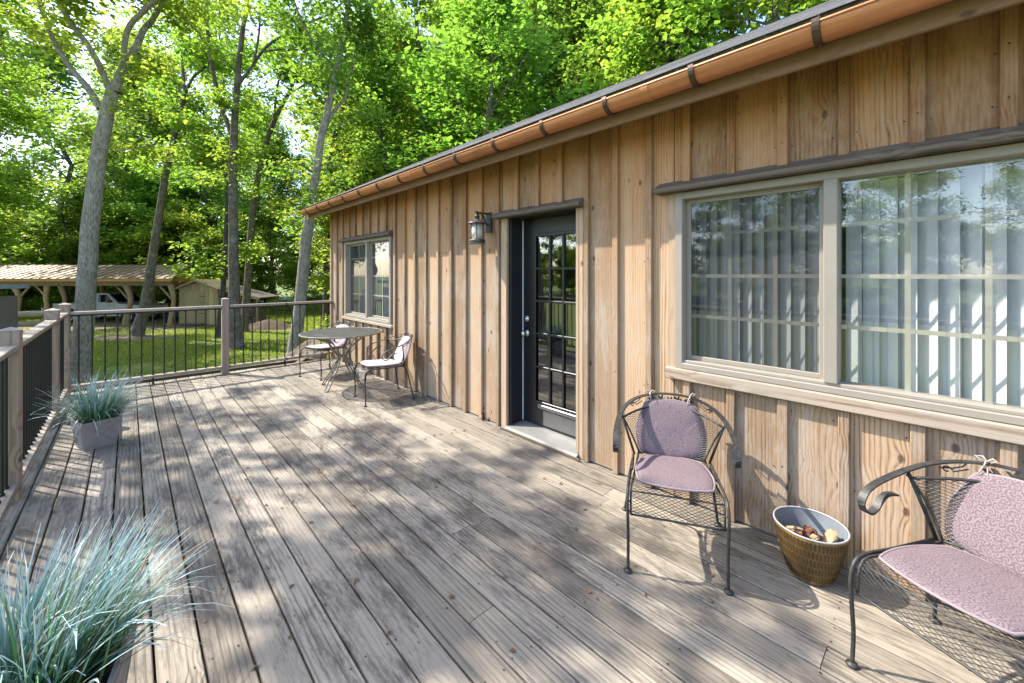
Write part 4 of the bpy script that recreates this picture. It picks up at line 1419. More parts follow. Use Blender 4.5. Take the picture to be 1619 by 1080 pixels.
def mesh_wires(mb, f, U, Vv, cu, cv, r, m=26, sides=3):
    """two crossing families of wires over f(a,b), a in [0,U], b in [0,Vv]: an expanded-metal sheet"""
    sl = cu / cv
    for sg_ in (1, -1):
        k0 = -int((Vv * sl) / cu) - 1 if sg_ > 0 else 0
        k1 = int(U / cu) + 1 if sg_ > 0 else int((U + Vv * sl) / cu) + 1
        for k in range(k0, k1):
            a0 = k * cu
            ta = max(0, (-a0 / sl) if sg_ > 0 else (a0 - U) / sl)
            tb = min(Vv, ((U - a0) / sl) if sg_ > 0 else a0 / sl)
            if tb - ta < .004: continue
            n = max(2, int(m * (tb - ta) / Vv) + 1)
            pts = [f(a0 + sg_ * sl * (ta + (tb - ta) * i / n), ta + (tb - ta) * i / n) for i in range(n + 1)]
            mb.tube(pts, r, sides, cap=False)


def lerp_path(pts, s):
    """point at arc-length s on a polyline"""
    acc = 0
    for a, b in zip(pts, pts[1:]):
        l = (V(b) - V(a)).length
        if acc + l >= s or b is pts[-1]:
            return V(a).lerp(V(b), min(1, (s - acc) / l))
        acc += l


def path_len(pts):
    return sum((V(b) - V(a)).length for a, b in zip(pts, pts[1:]))


def make_chair(label):
    t = thing('patio_chair', label, 'chair', (0, 0, 0), 0, 'wrought-iron patio chairs')
    I = M['iron']
    HB = .40
    # profile of the seat, rear to front apron: (x, z)
    prof, _ = smooth_line([(-.205, 0, .415), (-.05, 0, .40), (.12, 0, .405), (.205, 0, .412), (.247, 0, .392), (.262, 0, .345), (.264, 0, .285)], [1] * 7, 4)
    prof = [(p.x, 0, p.z) for p in prof]
    PL = path_len(prof)

    def half(s):
        f = min(1, s / (PL - .12))
        return .185 + .03 * f

    W0 = .43

    def fs(a, b):
        p = lerp_path(prof, b)
        return (p.x, (a / W0 * 2 - 1) * half(b), p.z)
    mb = MB()
    mesh_wires(mb, fs, W0, PL, .030, .0155, .0014, 30)
    mb.build('seat_mesh', I, t)
    # frame of the seat: side rails that run into the front legs, front and rear bars
    fr_ = MB()
    for s in (-1, 1):
        pts = [tuple(fs(W0 if s > 0 else 0, PL * k / 18)) for k in range(19)]
        fr_.tube(pts, .0058, 7)
    fr_.tube([fs(W0 * k / 8, PL) for k in range(9)], .0048, 6)
    fr_.tube([fs(W0 * k / 8, 0) for k in range(9)], .0055, 6)
    fr_.tube([fs(W0 * k / 8, PL * .80) for k in range(9)], .004, 6)
    fr_.build('seat_frame', I, t, smooth=True)
    for s in (-1, 1):
        lg = MB()
        y = s
        pts, rr = smooth_line([(-.19, y * .212, .408), (.05, y * .226, .404), (.20, y * .228, .412), (.258, y * .230, .39), (.278, y * .230, .33), (.276, y * .228, .24), (.268, y * .227, .12), (.274, y * .228, .008)], [.0075] * 8, 4)
        lg.tube(pts, .0075, 8)
        l1 = lg.build('leg', I, t, smooth=True)
        MB().lathe([(.0, 0), (.019, 0), (.021, .004), (.018, .011), (.008, .016), (.0, .016)], 16, (.274, y * .228)).build('foot', I, l1, smooth=True)
        br = MB()
        br.tube([(.264, y * .214, .30), (.272, y * .228, .302)], .0045, 6)
        br.tube([(.262, y * .214, .352), (.272, y * .228, .352)], .004, 6)
        br.build('brace', I, l1)
        lg = MB()
        pts, rr = smooth_line([(.02, y * .216, .404), (-.12, y * .214, .402), (-.19, y * .216, .385), (-.225, y * .226, .31), (-.255, y * .246, .16), (-.285, y * .268, .008)], [.0075] * 6, 4)
        lg.tube(pts, .0075, 8)
        l2 = lg.build('leg', I, t, smooth=True)
        MB().lathe([(.0, 0), (.019, 0), (.021, .004), (.018, .011), (.008, .016), (.0, .016)], 16, (-.285, y * .268)).build('foot', I, l2, smooth=True)
    # hoop: back top and both arms in one flat bar, ending in a scroll
    hp = [(-.335, 0, .748), (-.325, .095, .744), (-.290, .182, .726), (-.225, .246, .700), (-.14, .284, .668), (-.03, .298, .640), (.045, .302, .618), (.088, .302, .594),
          (.108, .301, .562), (.100, .300, .530), (.066, .299, .510), (.030, .298, .526), (.002, .297, .556), (-.03, .294, .575), (-.075, .288, .572)]
    full = [(x, -y, z) for x, y, z in reversed(hp[1:])] + hp
    sp, _ = smooth_line(full, [1] * len(full), 4)
    wvs = []
    for i, p in enumerate(sp):
        d = (sp[min(i + 1, len(sp) - 1)] - sp[max(i - 1, 0)])
        h = V((d.y, -d.x, 0))
        if abs(p.y) > .29 or h.length < 1e-4:
            h2 = V((.10 * (1 if p.y > 0 else 1) * 0, 1, 0))
            f = min(1, max(0, (abs(p.y) - .24) / .09))
            h = h.normalized() * (1 - f) + h2 * f * (1 if h.y >= 0 else -1) if h.length > 1e-6 else h2
        wvs.append(h.normalized())
    for i in range(1, len(wvs)):
        if wvs[i].dot(wvs[i - 1]) < 0: wvs[i] = -wvs[i]
    MB().strip(sp, wvs, .028, .0065).build('arm_hoop', I, t)
    # curved mesh back

    def fb(a, b):
        u = a / .62 * 2 - 1
        v = b / .30
        yb, xb, zb = .178 * u, -.212 + .05 * u * u, .425
        yt, xt, zt = .272 * u, -.318 + .175 * u * u, .682 - .045 * u * u
        k = v
        bow = .018 * math.sin(math.pi * v)
        return (xb + (xt - xb) * k - bow, yb + (yt - yb) * k, zb + (zt - zb) * k)
    mb = MB()
    mesh_wires(mb, fb, .62, .30, .0295, .0175, .0013, 16)
    mb.build('back_mesh', I, t)
    fr_ = MB()
    fr_.tube([fb(.62 * k / 20, .30) for k in range(21)], .0062, 7)
    fr_.tube([fb(.62 * k / 12, 0) for k in range(13)], .0052, 7)
    for e in (0, .62):
        fr_.tube([fb(e, .30 * k / 6) for k in range(7)], .0052, 7)
    for s in (-1, 1):
        fr_.tube([(-.185, s * .208, .405), (-.165, s * .248, .54), (-.142, s * .283, .660)], .0072, 8)
        fr_.tube([fb(0 if s < 0 else .62, .30), (-.142, s * .288, .645)], .0055, 6)
    fr_.build('back_frame', I, t, smooth=True)
    # flowers, leaves and small scrolls under the hoop
    for cy_ in (-.048, .048):
        c0 = V((-.325, cy_, .718))
        orn = MB()
        ol = []
        for j in range(25):
            a0 = 2 * math.pi * j / 25
            rr = .0175 + .0095 * math.cos(5 * a0)
            ol.append((c0.y + rr * math.cos(a0), c0.z + rr * math.sin(a0)))
        orn.prism(ol, 0, c0.x - .002, c0.x + .002)
        orn.build('flower', I, t)
    for s in (-1, 1):
        for (yy, zz, an, ln) in ((.092, .718, .5, .034), (.098, .705, -.4, .03), (.008, .722, 1.2, .026), (.118, .712, .15, .03)):
            dx = V((0, math.cos(an) * s, math.sin(an)))
            nn = V((0, -dx.z, dx.y))
            c0 = V((-.318, yy * s, zz))
            ol = [c0 - dx * ln * .5, c0 + nn * ln * .25, c0 + dx * ln * .25 + nn * ln * .22, c0 + dx * ln * .6, c0 + dx * ln * .25 - nn * ln * .22, c0 - nn * ln * .25]
            MB().prism([(p.y, p.z) for p in ol], 0, c0.x - .0015, c0.x + .0015).build('ornament_leaf', I, t)
    MB().tube([(-.318, -.13, .696), (-.325, 0, .700), (-.318, .13, .696)], .003, 5).build('ornament_bar', I, t)
    for s in (-1, 1):
        sc_ = MB()
        pts = []
        for k in range(15):
            a0 = k * .42
            r_ = .020 - .0011 * k
            pts.append((-.268 + .014 * 0, s * (.218 - math.cos(a0) * r_), .680 + math.sin(a0) * r_ * .9))
        pts = [(-.300, s * .165, .700)] + pts
        sc_.tube(pts, .0028, 5)
        pts = [(-.30, s * .168, .730), (-.295, s * .180, .706), (-.28, s * .205, .690), (-.25, s * .235, .684)]
        sc_.tube(pts, .0028, 5)
        sc_.build('scroll', I, t, smooth=True)
    return t


def superell(a, hw_lo, hw_hi, hl, n=4.2):
    c, s = math.cos(a), math.sin(a)
    k = (abs(c) ** n + abs(s) ** n) ** (-1 / n)
    x, y = c * k, s * k
    f = (x + 1) / 2
    return x * hl, y * (hw_lo + (hw_hi - hw_lo) * f)


def make_pad(name, label, cat, hw_lo, hw_hi, hl, th, ties, group, n=4.2, rings=9, ang=48):
    """a flat boxed cushion in its own x-y plane, x forward / up"""
    mb = MB()
    NU = 22
    for sgn in (1, -1):
        for i in range(NU + 1):
            for j in range(NU + 1):
                u, v = math.sin((i / NU * 2 - 1) * math.pi / 2), math.sin((j / NU * 2 - 1) * math.pi / 2)
                x, y = u * math.sqrt(1 - .30 * v * v), v * math.sqrt(1 - .30 * u * u)
                e = max(0, (1 - u ** 6) * (1 - v ** 6)) ** .5
                z = sgn * th * e * (.9 + .1 * math.sin(x * 4.3 + 1) * math.cos(y * 3.7))
                f = (x + 1) / 2
                mb.v.append((x * hl, y * (hw_lo + (hw_hi - hw_lo) * f ** 1.4), z))
    m_ = NU + 1
    for side in range(2):
        for i in range(NU):
            for j in range(NU):
                q = tuple(side * m_ * m_ + k for k in (i * m_ + j, (i + 1) * m_ + j, (i + 1) * m_ + j + 1, i * m_ + j + 1))
                mb.f.append(q if side == 0 else q[::-1])
    o = mb.build(name, M['damask'], None, smooth=True)
    tag(o, label, cat, group)
    for zz in (th * .12, ):
        pp = MB()
        pts = []
        for k in range(64):
            a0 = k / 64 * 8
            sd, f0 = int(a0 // 2), (a0 % 2) - 1
            u, v = [(1, f0), (-f0, 1), (-1, -f0), (f0, -1)][sd]
            x, y = u * math.sqrt(1 - .30 * v * v), v * math.sqrt(1 - .30 * u * u)
            f = (x + 1) / 2
            pts.append((x * hl * 1.01, y * (hw_lo + (hw_hi - hw_lo) * f ** 1.4) * 1.01, zz))
        pts.append(pts[0])
        pp.tube(pts, .0055, 6, cap=False)
        pp.build('piping', M['piping'], o, smooth=True)
    for (tx, ty, sgn) in ties:
        b = MB()
        b.tube([(tx - .01, ty, 0), (tx + .018, ty + sgn * .004, -.004), (tx + .045, ty + sgn * .006, -.012), (tx + .05, ty + sgn * .006, -.026), (tx + .03, ty + sgn * .004, -.035)], .0026, 5)
        kx, ky, kz = tx + .05, ty + sgn * .006, -.018
        b.tube([(kx, ky, kz), (kx + .016, ky + .014, kz), (kx + .012, ky + .03, kz - .006), (kx - .002, ky + .012, kz)], [.003, .0036, .0034, .002], 5)
        b.tube([(kx, ky, kz), (kx + .016, ky - .014, kz), (kx + .010, ky - .034, kz - .004), (kx - .002, ky - .012, kz)], [.003, .0036, .0034, .002], 5)
        b.tube([(kx, ky, kz), (kx - .03, ky - .012, kz + .006), (kx - .06, ky - .018, kz + .004)], [.003, .003, .002], 4)
        b.build('tie', M['tie'], o, smooth=True)
    return o


GC1, GC2 = 'seat cushions on the iron chairs', 'back cushions tied to the iron chairs'
chair = make_chair('iron armchair with mauve cushions standing between the door and the wide window')
seatp = make_pad('seat_cushion', '', 'cushion', .180, .205, .215, .021, [], GC1)
backp = make_pad('back_cushion', '', 'cushion', .208, .168, .168, .022, [(.150, .11, 1), (.150, -.11, -1)], GC2, n=3.6)
CH = [((2.195, 1.052), 209, 'iron armchair standing between the door and the wide window', 'flat mauve damask seat pad on the chair nearest the door', 'mauve damask back cushion on the chair nearest the door', .205),
      ((2.175, -.062), 154, 'iron armchair cut off by the right edge, beside the bronze bucket', 'mauve damask seat pad on the chair beside the bronze bucket', 'large mauve damask back cushion on the chair beside the bronze bucket', .205),
      ((2.266, 4.729), 172, 'iron armchair on the near side of the round table', 'pale seat pad on the chair nearer the camera at the table', 'pale back cushion on the chair on the near side of the table', .205),
      ((2.17, 6.40), 200, 'iron armchair behind the round table by the far railing', 'pale seat pad on the chair half hidden behind the table', 'pale back cushion just showing above the table top', .205)]
for i, ((x, y), deg, lab, l1, l2, _) in enumerate(CH):
    rz = math.radians(deg)
    if i == 0:
        c, s_, b_ = chair, seatp, backp
        c['label'] = lab
    else:
        c = dup(chair, (0, 0, 0), 0, lab)
        s_ = copy_tree(seatp)
        b_ = copy_tree(backp)
    c.location, c.rotation_euler = (x, y, .001), (0, 0, rz)
    s_['label'], b_['label'] = l1, l2
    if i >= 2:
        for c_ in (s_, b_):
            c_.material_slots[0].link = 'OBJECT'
            c_.material_slots[0].material = M['pale_damask']
    R = Matrix.Translation((x, y, 0)) @ Matrix.Rotation(rz, 4, 'Z')
    s_.matrix_world = R @ Matrix.Translation((.035, 0, .428)) @ Matrix.Rotation(math.radians(-3), 4, 'Y')
    tilt = math.radians(-(90 + 23))
    bm4 = R @ Matrix.Translation((-.248, 0, .562)) @ Matrix.Rotation(tilt, 4, 'Y')
    b_.matrix_world = bm4

# round mesh-top table
t = thing('patio_table', 'round olive-grey iron mesh table with curved rod legs near the far window', 'table', (2.10, 5.60, .001))
tz, TRr = .722, .51
mb = MB()
for sg_ in (1, -1):
    an = sg_ * math.radians(27)
    dx, dy = math.cos(an), math.sin(an)
    k = -TRr + .005
    while k < TRr:
        h = math.sqrt(max(0, TRr ** 2 - k * k))
        mb.strip([(-dy * k - dx * h, dx * k - dy * h, tz), (-dy * k + dx * h, dx * k + dy * h, tz)], (-dy, dx, .6 * sg_), .0052, .0018)
        k += .0125
mb.build('table_top', M['table_iron'], t)
rm = MB()
rm.tube([(TRr * math.cos(k * math.pi / 32), TRr * math.sin(k * math.pi / 32), tz - .004) for k in range(65)], .0095, 8, cap=False)
rm.tube([(.30 * math.cos(k * math.pi / 20), .30 * math.sin(k * math.pi / 20), tz - .012) for k in range(41)], .006, 6, cap=False)
for k in range(4):
    a0 = k * math.pi / 2 + .4
    rm.tube([(0, 0, tz - .012), (TRr * math.cos(a0), TRr * math.sin(a0), tz - .010)], .006, 6)
rm.build('rim', M['table_iron'], t, smooth=True)
for k in range(4):
    a0 = k * math.pi / 2 + .55
    ca, sa = math.cos(a0), math.sin(a0)
    lg = MB()
    for off_ in (-.022, .022):
        pr = [(.36, .705), (.30, .66), (.20, .585), (.105, .49), (.06, .40), (.085, .30), (.155, .20), (.225, .11), (.275, .04), (.30, .008)]
        pts, _ = smooth_line([(r_ * ca - sa * off_ * (1.2 if r_ > .1 else .8), r_ * sa + ca * off_ * (1.2 if r_ > .1 else .8), z) for r_, z in pr], [1] * len(pr), 3)
        lg.tube(pts, .0078, 7)
    pr = [(.20, .705), (.235, .63), (.20, .53), (.12, .45), (.07, .41), (.10, .36), (.17, .33), (.21, .27), (.185, .205)]
    pts, _ = smooth_line([(r_ * ca, r_ * sa, z) for r_, z in pr], [1] * len(pr), 3)
    lg.tube(pts, .006, 6)
    l1 = lg.build('leg', M['table_iron'], t, smooth=True)
    MB().lathe([(.0, 0), (.03, 0), (.03, .005), (.012, .011), (.0, .011)], 14, (.30 * ca, .30 * sa)).build('foot', M['table_iron'], l1, smooth=True)
MB().lathe([(.058, .39), (.07, .392), (.07, .412), (.058, .414)], 20, close=True).build('collar', M['table_iron'], t)

# bronze bucket
BKX, BKY = 2.495, .487
t = thing('bucket', 'bronze ribbed bucket with a pale rim standing against the wall', 'bucket', (BKX, BKY, .001))
prof = [(.0, 0), (.088, 0), (.098, .008), (.107, .03), (.122, .075), (.139, .135), (.152, .19), (.160, .238), (.1635, .262)]
n = 64
ob_ = MB().lathe(prof + [(.161, .2645), (.1598, .262), (.1535, .23), (.1335, .13), (.108, .048), (.0, .043)], n)
body = ob_.build('body', M['glaze'], t, smooth=True)
inn = MB().lathe([(.1575, .259), (.1495, .229), (.1295, .129), (.1045, .052), (.0, .0505)], n, caps=False)
inn.build('inner_lining', M['enamel'], t, smooth=True)


def prof_r(z):
    for (r0, z0), (r1, z1) in zip(prof, prof[1:]):
        if z0 <= z <= z1: return r0 + (r1 - r0) * (z - z0) / (z1 - z0)
    return prof[-1][0]


fl = MB()
for row_ in range(5):
    z0, z1 = .022 + row_ * .046, .022 + row_ * .046 + .042
    nr = 58
    for k in range(nr):
        a0 = 2 * math.pi * (k + .5 * (row_ % 2)) / nr
        da = .040
        pts = []
        for (aa, zz) in ((a0 - da * .6, z0), (a0 + da * .6, z0), (a0 + da, z0 + .006), (a0 + da, z1 - .006), (a0 + da * .6, z1), (a0 - da * .6, z1), (a0 - da, z1 - .006), (a0 - da, z0 + .006)):
            r_ = prof_r(zz) + .0012
            pts.append((r_ * math.cos(aa), r_ * math.sin(aa), zz))
        cz = (z0 + z1) / 2
        c0 = ((prof_r(cz) + .0002) * math.cos(a0), (prof_r(cz) + .0002) * math.sin(a0), cz)
        fl.add(pts + [c0], [(i, (i + 1) % 8, 8) for i in range(8)])
fo = fl.build('flutes', M['glaze_dark'], t)
fo['kind'] = 'stuff'
rm = MB().tube([(.1615 * math.cos(k * math.pi / 32), .1615 * math.sin(k * math.pi / 32), .264) for k in range(65)], .0042, 8, cap=False)
rm.build('rim', M['rim'], t, smooth=True)
t.scale = (.95, .95, .95)


def chunk(name, label, cat, loc, sx, sy, sz, mat, seed, rot):
    r2 = random.Random(seed)
    mb = MB()
    nn, mm = 12, 7
    for i in range(mm):
        ph = math.pi * i / (mm - 1)
        for k in range(nn):
            a0 = 2 * math.pi * k / nn
            j = 1 + r2.uniform(-.14, .14)
            mb.v.append((sx * math.sin(ph) ** .6 * math.cos(a0) * j, sy * math.sin(ph) ** .6 * math.sin(a0) * j, -sz * math.cos(ph) * j))
    for i in range(mm - 1):
        for k in range(nn):
            mb.f.append((i * nn + k, i * nn + (k + 1) % nn, (i + 1) * nn + (k + 1) % nn, (i + 1) * nn + k))
    o = mb.build(name, mat)
    o.location = loc
    o.rotation_euler = rot
    return tag(o, label, cat, 'wood scraps lying in the bronze bucket')


chunk('wood_scrap', 'rounded pale wood slab on the right inside the bucket', 'wood scrap', (BKX + .035, BKY - .075, .196), .055, .018, .045, M['bark_piece'], 1, (.5, .2, .5))
chunk('wood_scrap', 'long flat bark strip on the left inside the bucket', 'wood scrap', (BKX - .005, BKY + .075, .196), .07, .02, .012, M['bark_piece'], 2, (.2, .5, .9))
chunk('wood_scrap', 'dark red bark lump in the middle of the bucket', 'wood scrap', (BKX + .035, BKY + .01, .188), .038, .032, .028, M['bark_red'], 3, (.1, .1, .2))
chunk('wood_scrap', 'small yellowish chip beside the red lump in the bucket', 'wood scrap', (BKX + .01, BKY - .015, .184), .03, .02, .014, M['bark_piece'], 4, (.5, .6, 1.2))
chunk('wood_scrap', 'broad brown bark layer lying underneath in the bucket', 'wood scrap', (BKX, BKY, .14), .125, .125, .035, M['bark_red'], 5, (0, 0, 0))


# ------------------------------------------------------------------ planters with blue grass
def planter(label, loc, rz, wb, wt, h):
    t = thing('planter', label, 'planter', loc, rz, 'square grey planters along the left railing')
    b, w_ = wb / 2, wt / 2
    mb = MB()
    i_ = w_ - .014
    ib = b - .01
    vs = [(-b, -b, 0), (b, -b, 0), (b, b, 0), (-b, b, 0), (-w_, -w_, h), (w_, -w_, h), (w_, w_, h), (-w_, w_, h),
          (-i_, -i_, h), (i_, -i_, h), (i_, i_, h), (-i_, i_, h), (-ib, -ib, .02), (ib, -ib, .02), (ib, ib, .02), (-ib, ib, .02)]
    fs_ = [(3, 2, 1, 0), (0, 1, 5, 4), (1, 2, 6, 5), (2, 3, 7, 6), (3, 0, 4, 7), (4, 5, 9, 8), (5, 6, 10, 9), (6, 7, 11, 10), (7, 4, 8, 11),
           (8, 9, 13, 12), (9, 10, 14, 13), (10, 11, 15, 14), (11, 8, 12, 15), (12, 13, 14, 15)]
    mb.add(vs, fs_)
    mb.build('tub', M['planter'], t)
    for k in range(4):
        R = Matrix.Rotation(k * math.pi / 2, 4, 'Z')
        e = MB()

        def P(u, f):
            hw = b + (w_ - b) * f
            return R @ V((u * hw, -hw - .001, f * h))
        fm = (.10, .90)
        for (p, q) in (((-.84, fm[0]), (.84, fm[1])), ((.84, fm[0]), (-.84, fm[1]))):
            pts = [P(p[0] + (q[0] - p[0]) * j / 6, p[1] + (q[1] - p[1]) * j / 6) for j in range(7)]
            for o_ in (-.006, .006):
                e.tube([(x, y, z + o_) for x, y, z in pts], .0028, 4)
        for (p, q) in (((-.84, .10), (.84, .10)), ((-.84, .90), (.84, .90)), ((-.84, .10), (-.84, .90)), ((.84, .10), (.84, .90))):
            e.tube([P(p[0] + (q[0] - p[0]) * j / 4, p[1] + (q[1] - p[1]) * j / 4) for j in range(5)], .003, 4)
        lh = MB()
        e.build('raised_cross', M['planter'], t)
    MB().box(-i_ + .004, i_ - .004, -i_ + .004, i_ - .004, h - .075, h - .055).build('soil', M['soil'], t)
    return t


def grass(label, loc, rz, n, L0, L1, spread, lean, width, base_r, seed, big=None):
    r = np.random.default_rng(seed)
    t = thing('ornamental_grass', label, 'grass plant', loc, rz, 'blue ornamental grasses in the planters')

    def blade(mb, p, d, Lb, wd, curl):
        m = 7
        side = V((-d.y, d.x, 0))
        if side.length < 1e-3: side = V((1, 0, 0))
        side.normalize()
        tw = r.uniform(-.9, .9)
        pos = V(p)
        dr = V(d).normalized()
        pts = [pos.copy()]
        for i in range(m):
            pos = pos + dr * Lb / m
            pts.append(pos.copy())
            dr = (dr + V((d.x * .5, d.y * .5, -1)) * curl * (i + 1) / m).normalized()
        o_ = len(mb.v)
        for i, q in enumerate(pts):
            f = i / m
            w_ = wd * (1 - f ** 2.2) * (.7 + .3 * min(1, f * 4)) + .0004
            s2 = Quaternion(V(d).normalized(), tw * f) @ side
            fold = V((0, 0, 1)).cross(s2) * 0
            mb.v.append(tuple(q + s2 * w_))
            mb.v.append(tuple(q - s2 * w_))
            mb.t += [f, f]
        for i in range(m):
            mb.f.append((o_ + 2 * i, o_ + 2 * i + 1, o_ + 2 * i + 3, o_ + 2 * i + 2))
    mb = MB()
    for k in range(n):
        a0 = r.uniform(0, 6.283)
        rr = base_r * math.sqrt(r.random())
        p = (rr * math.cos(a0), rr * math.sin(a0), 0)
        out = abs(r.normal(0, spread))
        a1 = a0 + r.normal(0, .6)
        d = V((math.cos(a1) * out + lean[0], math.sin(a1) * out + lean[1], 1)).normalized()
        Lb = r.uniform(L0, L1) * (1.0 if r.random() < .8 else .7)
        blade(mb, p, d, Lb, width * r.uniform(.5, 1.3), r.uniform(.02, .30) + (.42 if r.random() < .2 else 0))
    o = mb.build('blades', M['blade'], t, attr='t')
    o['kind'] = 'stuff'
    for (a1, out, Lb, wd, curl, px, py) in (big or []):
        mb = MB()
        d = V((math.cos(a1) * out, math.sin(a1) * out, 1)).normalized()
        blade(mb, (px, py, 0), d, Lb, wd, curl)
        mb.build('leaf', M['blade'], t, attr='t')
    return t


planter('square grey planter with raised crosses standing by the second railing post', (-.205, 5.14, .001), math.radians(17), .205, .268, .24)
grass('rounded blue-green grass tuft in the planter by the second railing post', (-.205, 5.165, .185), 0, 820, .26, .50, .62, (.18, .0), .0030, .10, 3,
      [(-1.2, .7, .36, .009, .42, .03, -.10), (-2.0, .6, .34, .009, .38, -.06, -.10), (-.7, .7, .33, .009, .40, .08, -.08), (-2.6, .9, .42, .008, .35, -.09, -.06), (-1.6, .35, .32, .01, .3, .0, -.11)])
planter('square grey planter in the near left corner, mostly below the frame', (-.175, 1.875, .001), math.radians(-12), .27, .345, .285)
big = []
rr_ = random.Random(6)
for k in range(34):
    a1 = rr_.uniform(-2.9, .3)
    big.append((a1, rr_.uniform(.15, .9), rr_.uniform(.24, .46), rr_.uniform(.006, .0115), rr_.uniform(.1, .6), rr_.uniform(-.13, .12), rr_.uniform(-.14, .10)))
grass('sprawling blue grass clump leaning right in the near left corner', (-.175, 1.875, .225), 0, 800, .22, .50, .44, (.26, .24), .0029, .115, 4, big)

# ------------------------------------------------------------------ beyond the railing
CA = -YAW


def rot_thing(name, label, cat, loc, extra=0.0, group=None):
    return thing(name, label, cat, loc, CA + extra, group)


# sloping timber hatch at the house corner
t = thing('sloping_hatch', 'sloping timber hatch cover leaning on the house corner beyond the far railing', 'hatch', (2.66, 8.30, .24))
for k in range(5):
    MB().box(-1.05, 0, -.45 + k * .19, -.45 + k * .19 + .18, -.03, .0, .004, axis=0).xform(Matrix.Rotation(math.radians(-33), 4, 'Y')).build('hatch_board', M['hatch'], t)
MB().prism([(0, -.06), (-.98, -.70), (-.98, -.80), (0, -.80)], 1, -.47, -.44).build('cheek_board', M['fascia'], t)

# gravel yard and dirt under the carport


def patch(name, label, cx, cy, rx, ry, mat, z=.03, seed=1, mound=0.0):
    r2 = random.Random(seed)
    mb = MB()
    rg_, an_ = 8, 40
    wob_ = [1 + r2.uniform(-.16, .16) for _ in range(an_)]
    c, s = math.cos(CA), math.sin(CA)
    for i in range(rg_ + 1):
        f = i / rg_
        for k in range(an_):
            a0 = 2 * math.pi * k / an_
            lx, ly = rx * f * math.cos(a0) * wob_[k], ry * f * math.sin(a0) * wob_[k]
            X, Y = cx + lx * c - ly * s, cy + lx * s + ly * c
            zz = GZ + ground_z(X, Y) + z * (1 - f ** 4) - (.05 if i == rg_ else 0) + mound * (1 - f * f) ** 1.5 * (1 + .12 * math.sin(X * 5) * math.cos(Y * 4))
            mb.v.append((X, Y, zz))
    for i in range(rg_):
        for k in range(an_):
            mb.f.append((i * an_ + k, i * an_ + (k + 1) % an_, (i + 1) * an_ + (k + 1) % an_, (i + 1) * an_ + k))
    o = mb.build(name, mat, smooth=True)
    return tag(o, label, None, None, 'structure')


patch('dirt_yard', 'bare dirt ground under the carport', -2.2, 35.6, 9.5, 4.2, M['dirt'], .06, 1)
patch('dirt_patch', 'patch of bare dirt on the lawn by the slender tree', .2, 27.4, 2.3, 1.0, M['dirt'], .05, 2)
tag(patch('mulch_mound', 'low brown mound of mulch right of the firewood', 6.0, 27.4, 1.7, .9, M['mulch'], .02, 3, .42), 'low brown mound of mulch right of the firewood', 'mound')
o = bpy.data.objects['mulch_mound']
o['kind'] = 'thing'

# carport
cp = rot_thing('carport', 'long open timber carport with crooked tree-trunk posts and brown metal roof', 'carport', (-1.43, 34.16, GZ), 0)
E0, R0_, B0 = 2.86, 3.72, 2.70
XL, XR = -9.5, 4.45


def rp(x, f, back=False):
    """roof point: f 0 at eave, 1 at ridge (depth 0 .. 2.7, back 5.2)"""
    if not back:
        return (x - .95 * f * (1 if x > 3 else 0), 2.7 * f, E0 + (R0_ - E0) * f)
    return (x - .95 + (-.4 * f if x > 3 else .95), 2.7 + 2.5 * f, R0_ + (B0 - R0_) * f)


pw = .52
k = 0
x = XL
while x < XR - .01:
    x1 = min(x + pw, XR)
    xa, xb = x, x1
    f_ = MB()
    if x1 >= XR - .01:
        q = [rp(xa, 0), (XR, 0, E0), (XR - .95, 2.7, R0_), (xa if xa < XR - .95 else XR - .95, 2.7, R0_)]
    elif x1 > XR - .95:
        fa = lambda xx: min(1, (XR - xx) / .95)
        q = [(xa, 0, E0), (xb, 0, E0), (xb, 2.7 * fa(xb), E0 + (R0_ - E0) * fa(xb)), (xa, 2.7 * fa(xa), E0 + (R0_ - E0) * fa(xa))]
    else:
        q = [(xa, 0, E0), (xb, 0, E0), (xb, 2.7, R0_), (xa, 2.7, R0_)]
    vs = [V(p) for p in q] + [V(p) - V((0, 0, .03)) for p in q]
    f_.add(vs, [(0, 1, 2, 3), (7, 6, 5, 4), (0, 4, 5, 1), (1, 5, 6, 2), (2, 6, 7, 3), (3, 7, 4, 0)])
    top = V(q[3])
    f_.tube([V(q[0]) + V((.01, -.02, .012)), top + V((.01, 0, .012))], .018, 4)
    f_.build('roof_panel', M['metal_roof'], cp)
    x += pw
bk_ = MB().add([(XL, 2.7, R0_ - .01), (XR - .95, 2.7, R0_ - .01), (XR - 1.35, 5.3, B0), (XL, 5.3, B0)], [(0, 1, 2, 3)])
bk_.add([(XL, 2.7, R0_ - .05), (XR - .95, 2.7, R0_ - .05), (XR - 1.35, 5.3, B0 - .04), (XL, 5.3, B0 - .04)], [(3, 2, 1, 0)])
bk_.build('rear_roof', M['metal_roof'], cp)
MB().prism([(0.05, E0 - .06), (2.66, R0_ - .08), (5.2, B0 - .06), (5.2, B0 - .16), (0.05, E0 - .16)], 0, 3.05, 3.09).build('gable_board', M['orange'], cp)
MB().box(XL, XR - .02, -.02, .03, E0 - .17, E0 - .035).build('eave_beam', M['orange'], cp, center=True)
MB().box(XL, XR - .5, .5, .68, E0 - .42, E0 - .19).build('front_beam', M['log_x'], cp, center=True)
MB().box(XL, XR - 1.3, 4.7, 4.88, B0 - .40, B0 - .10).build('rear_beam', M['log_x'], cp, center=True)
rc = random.Random(12)
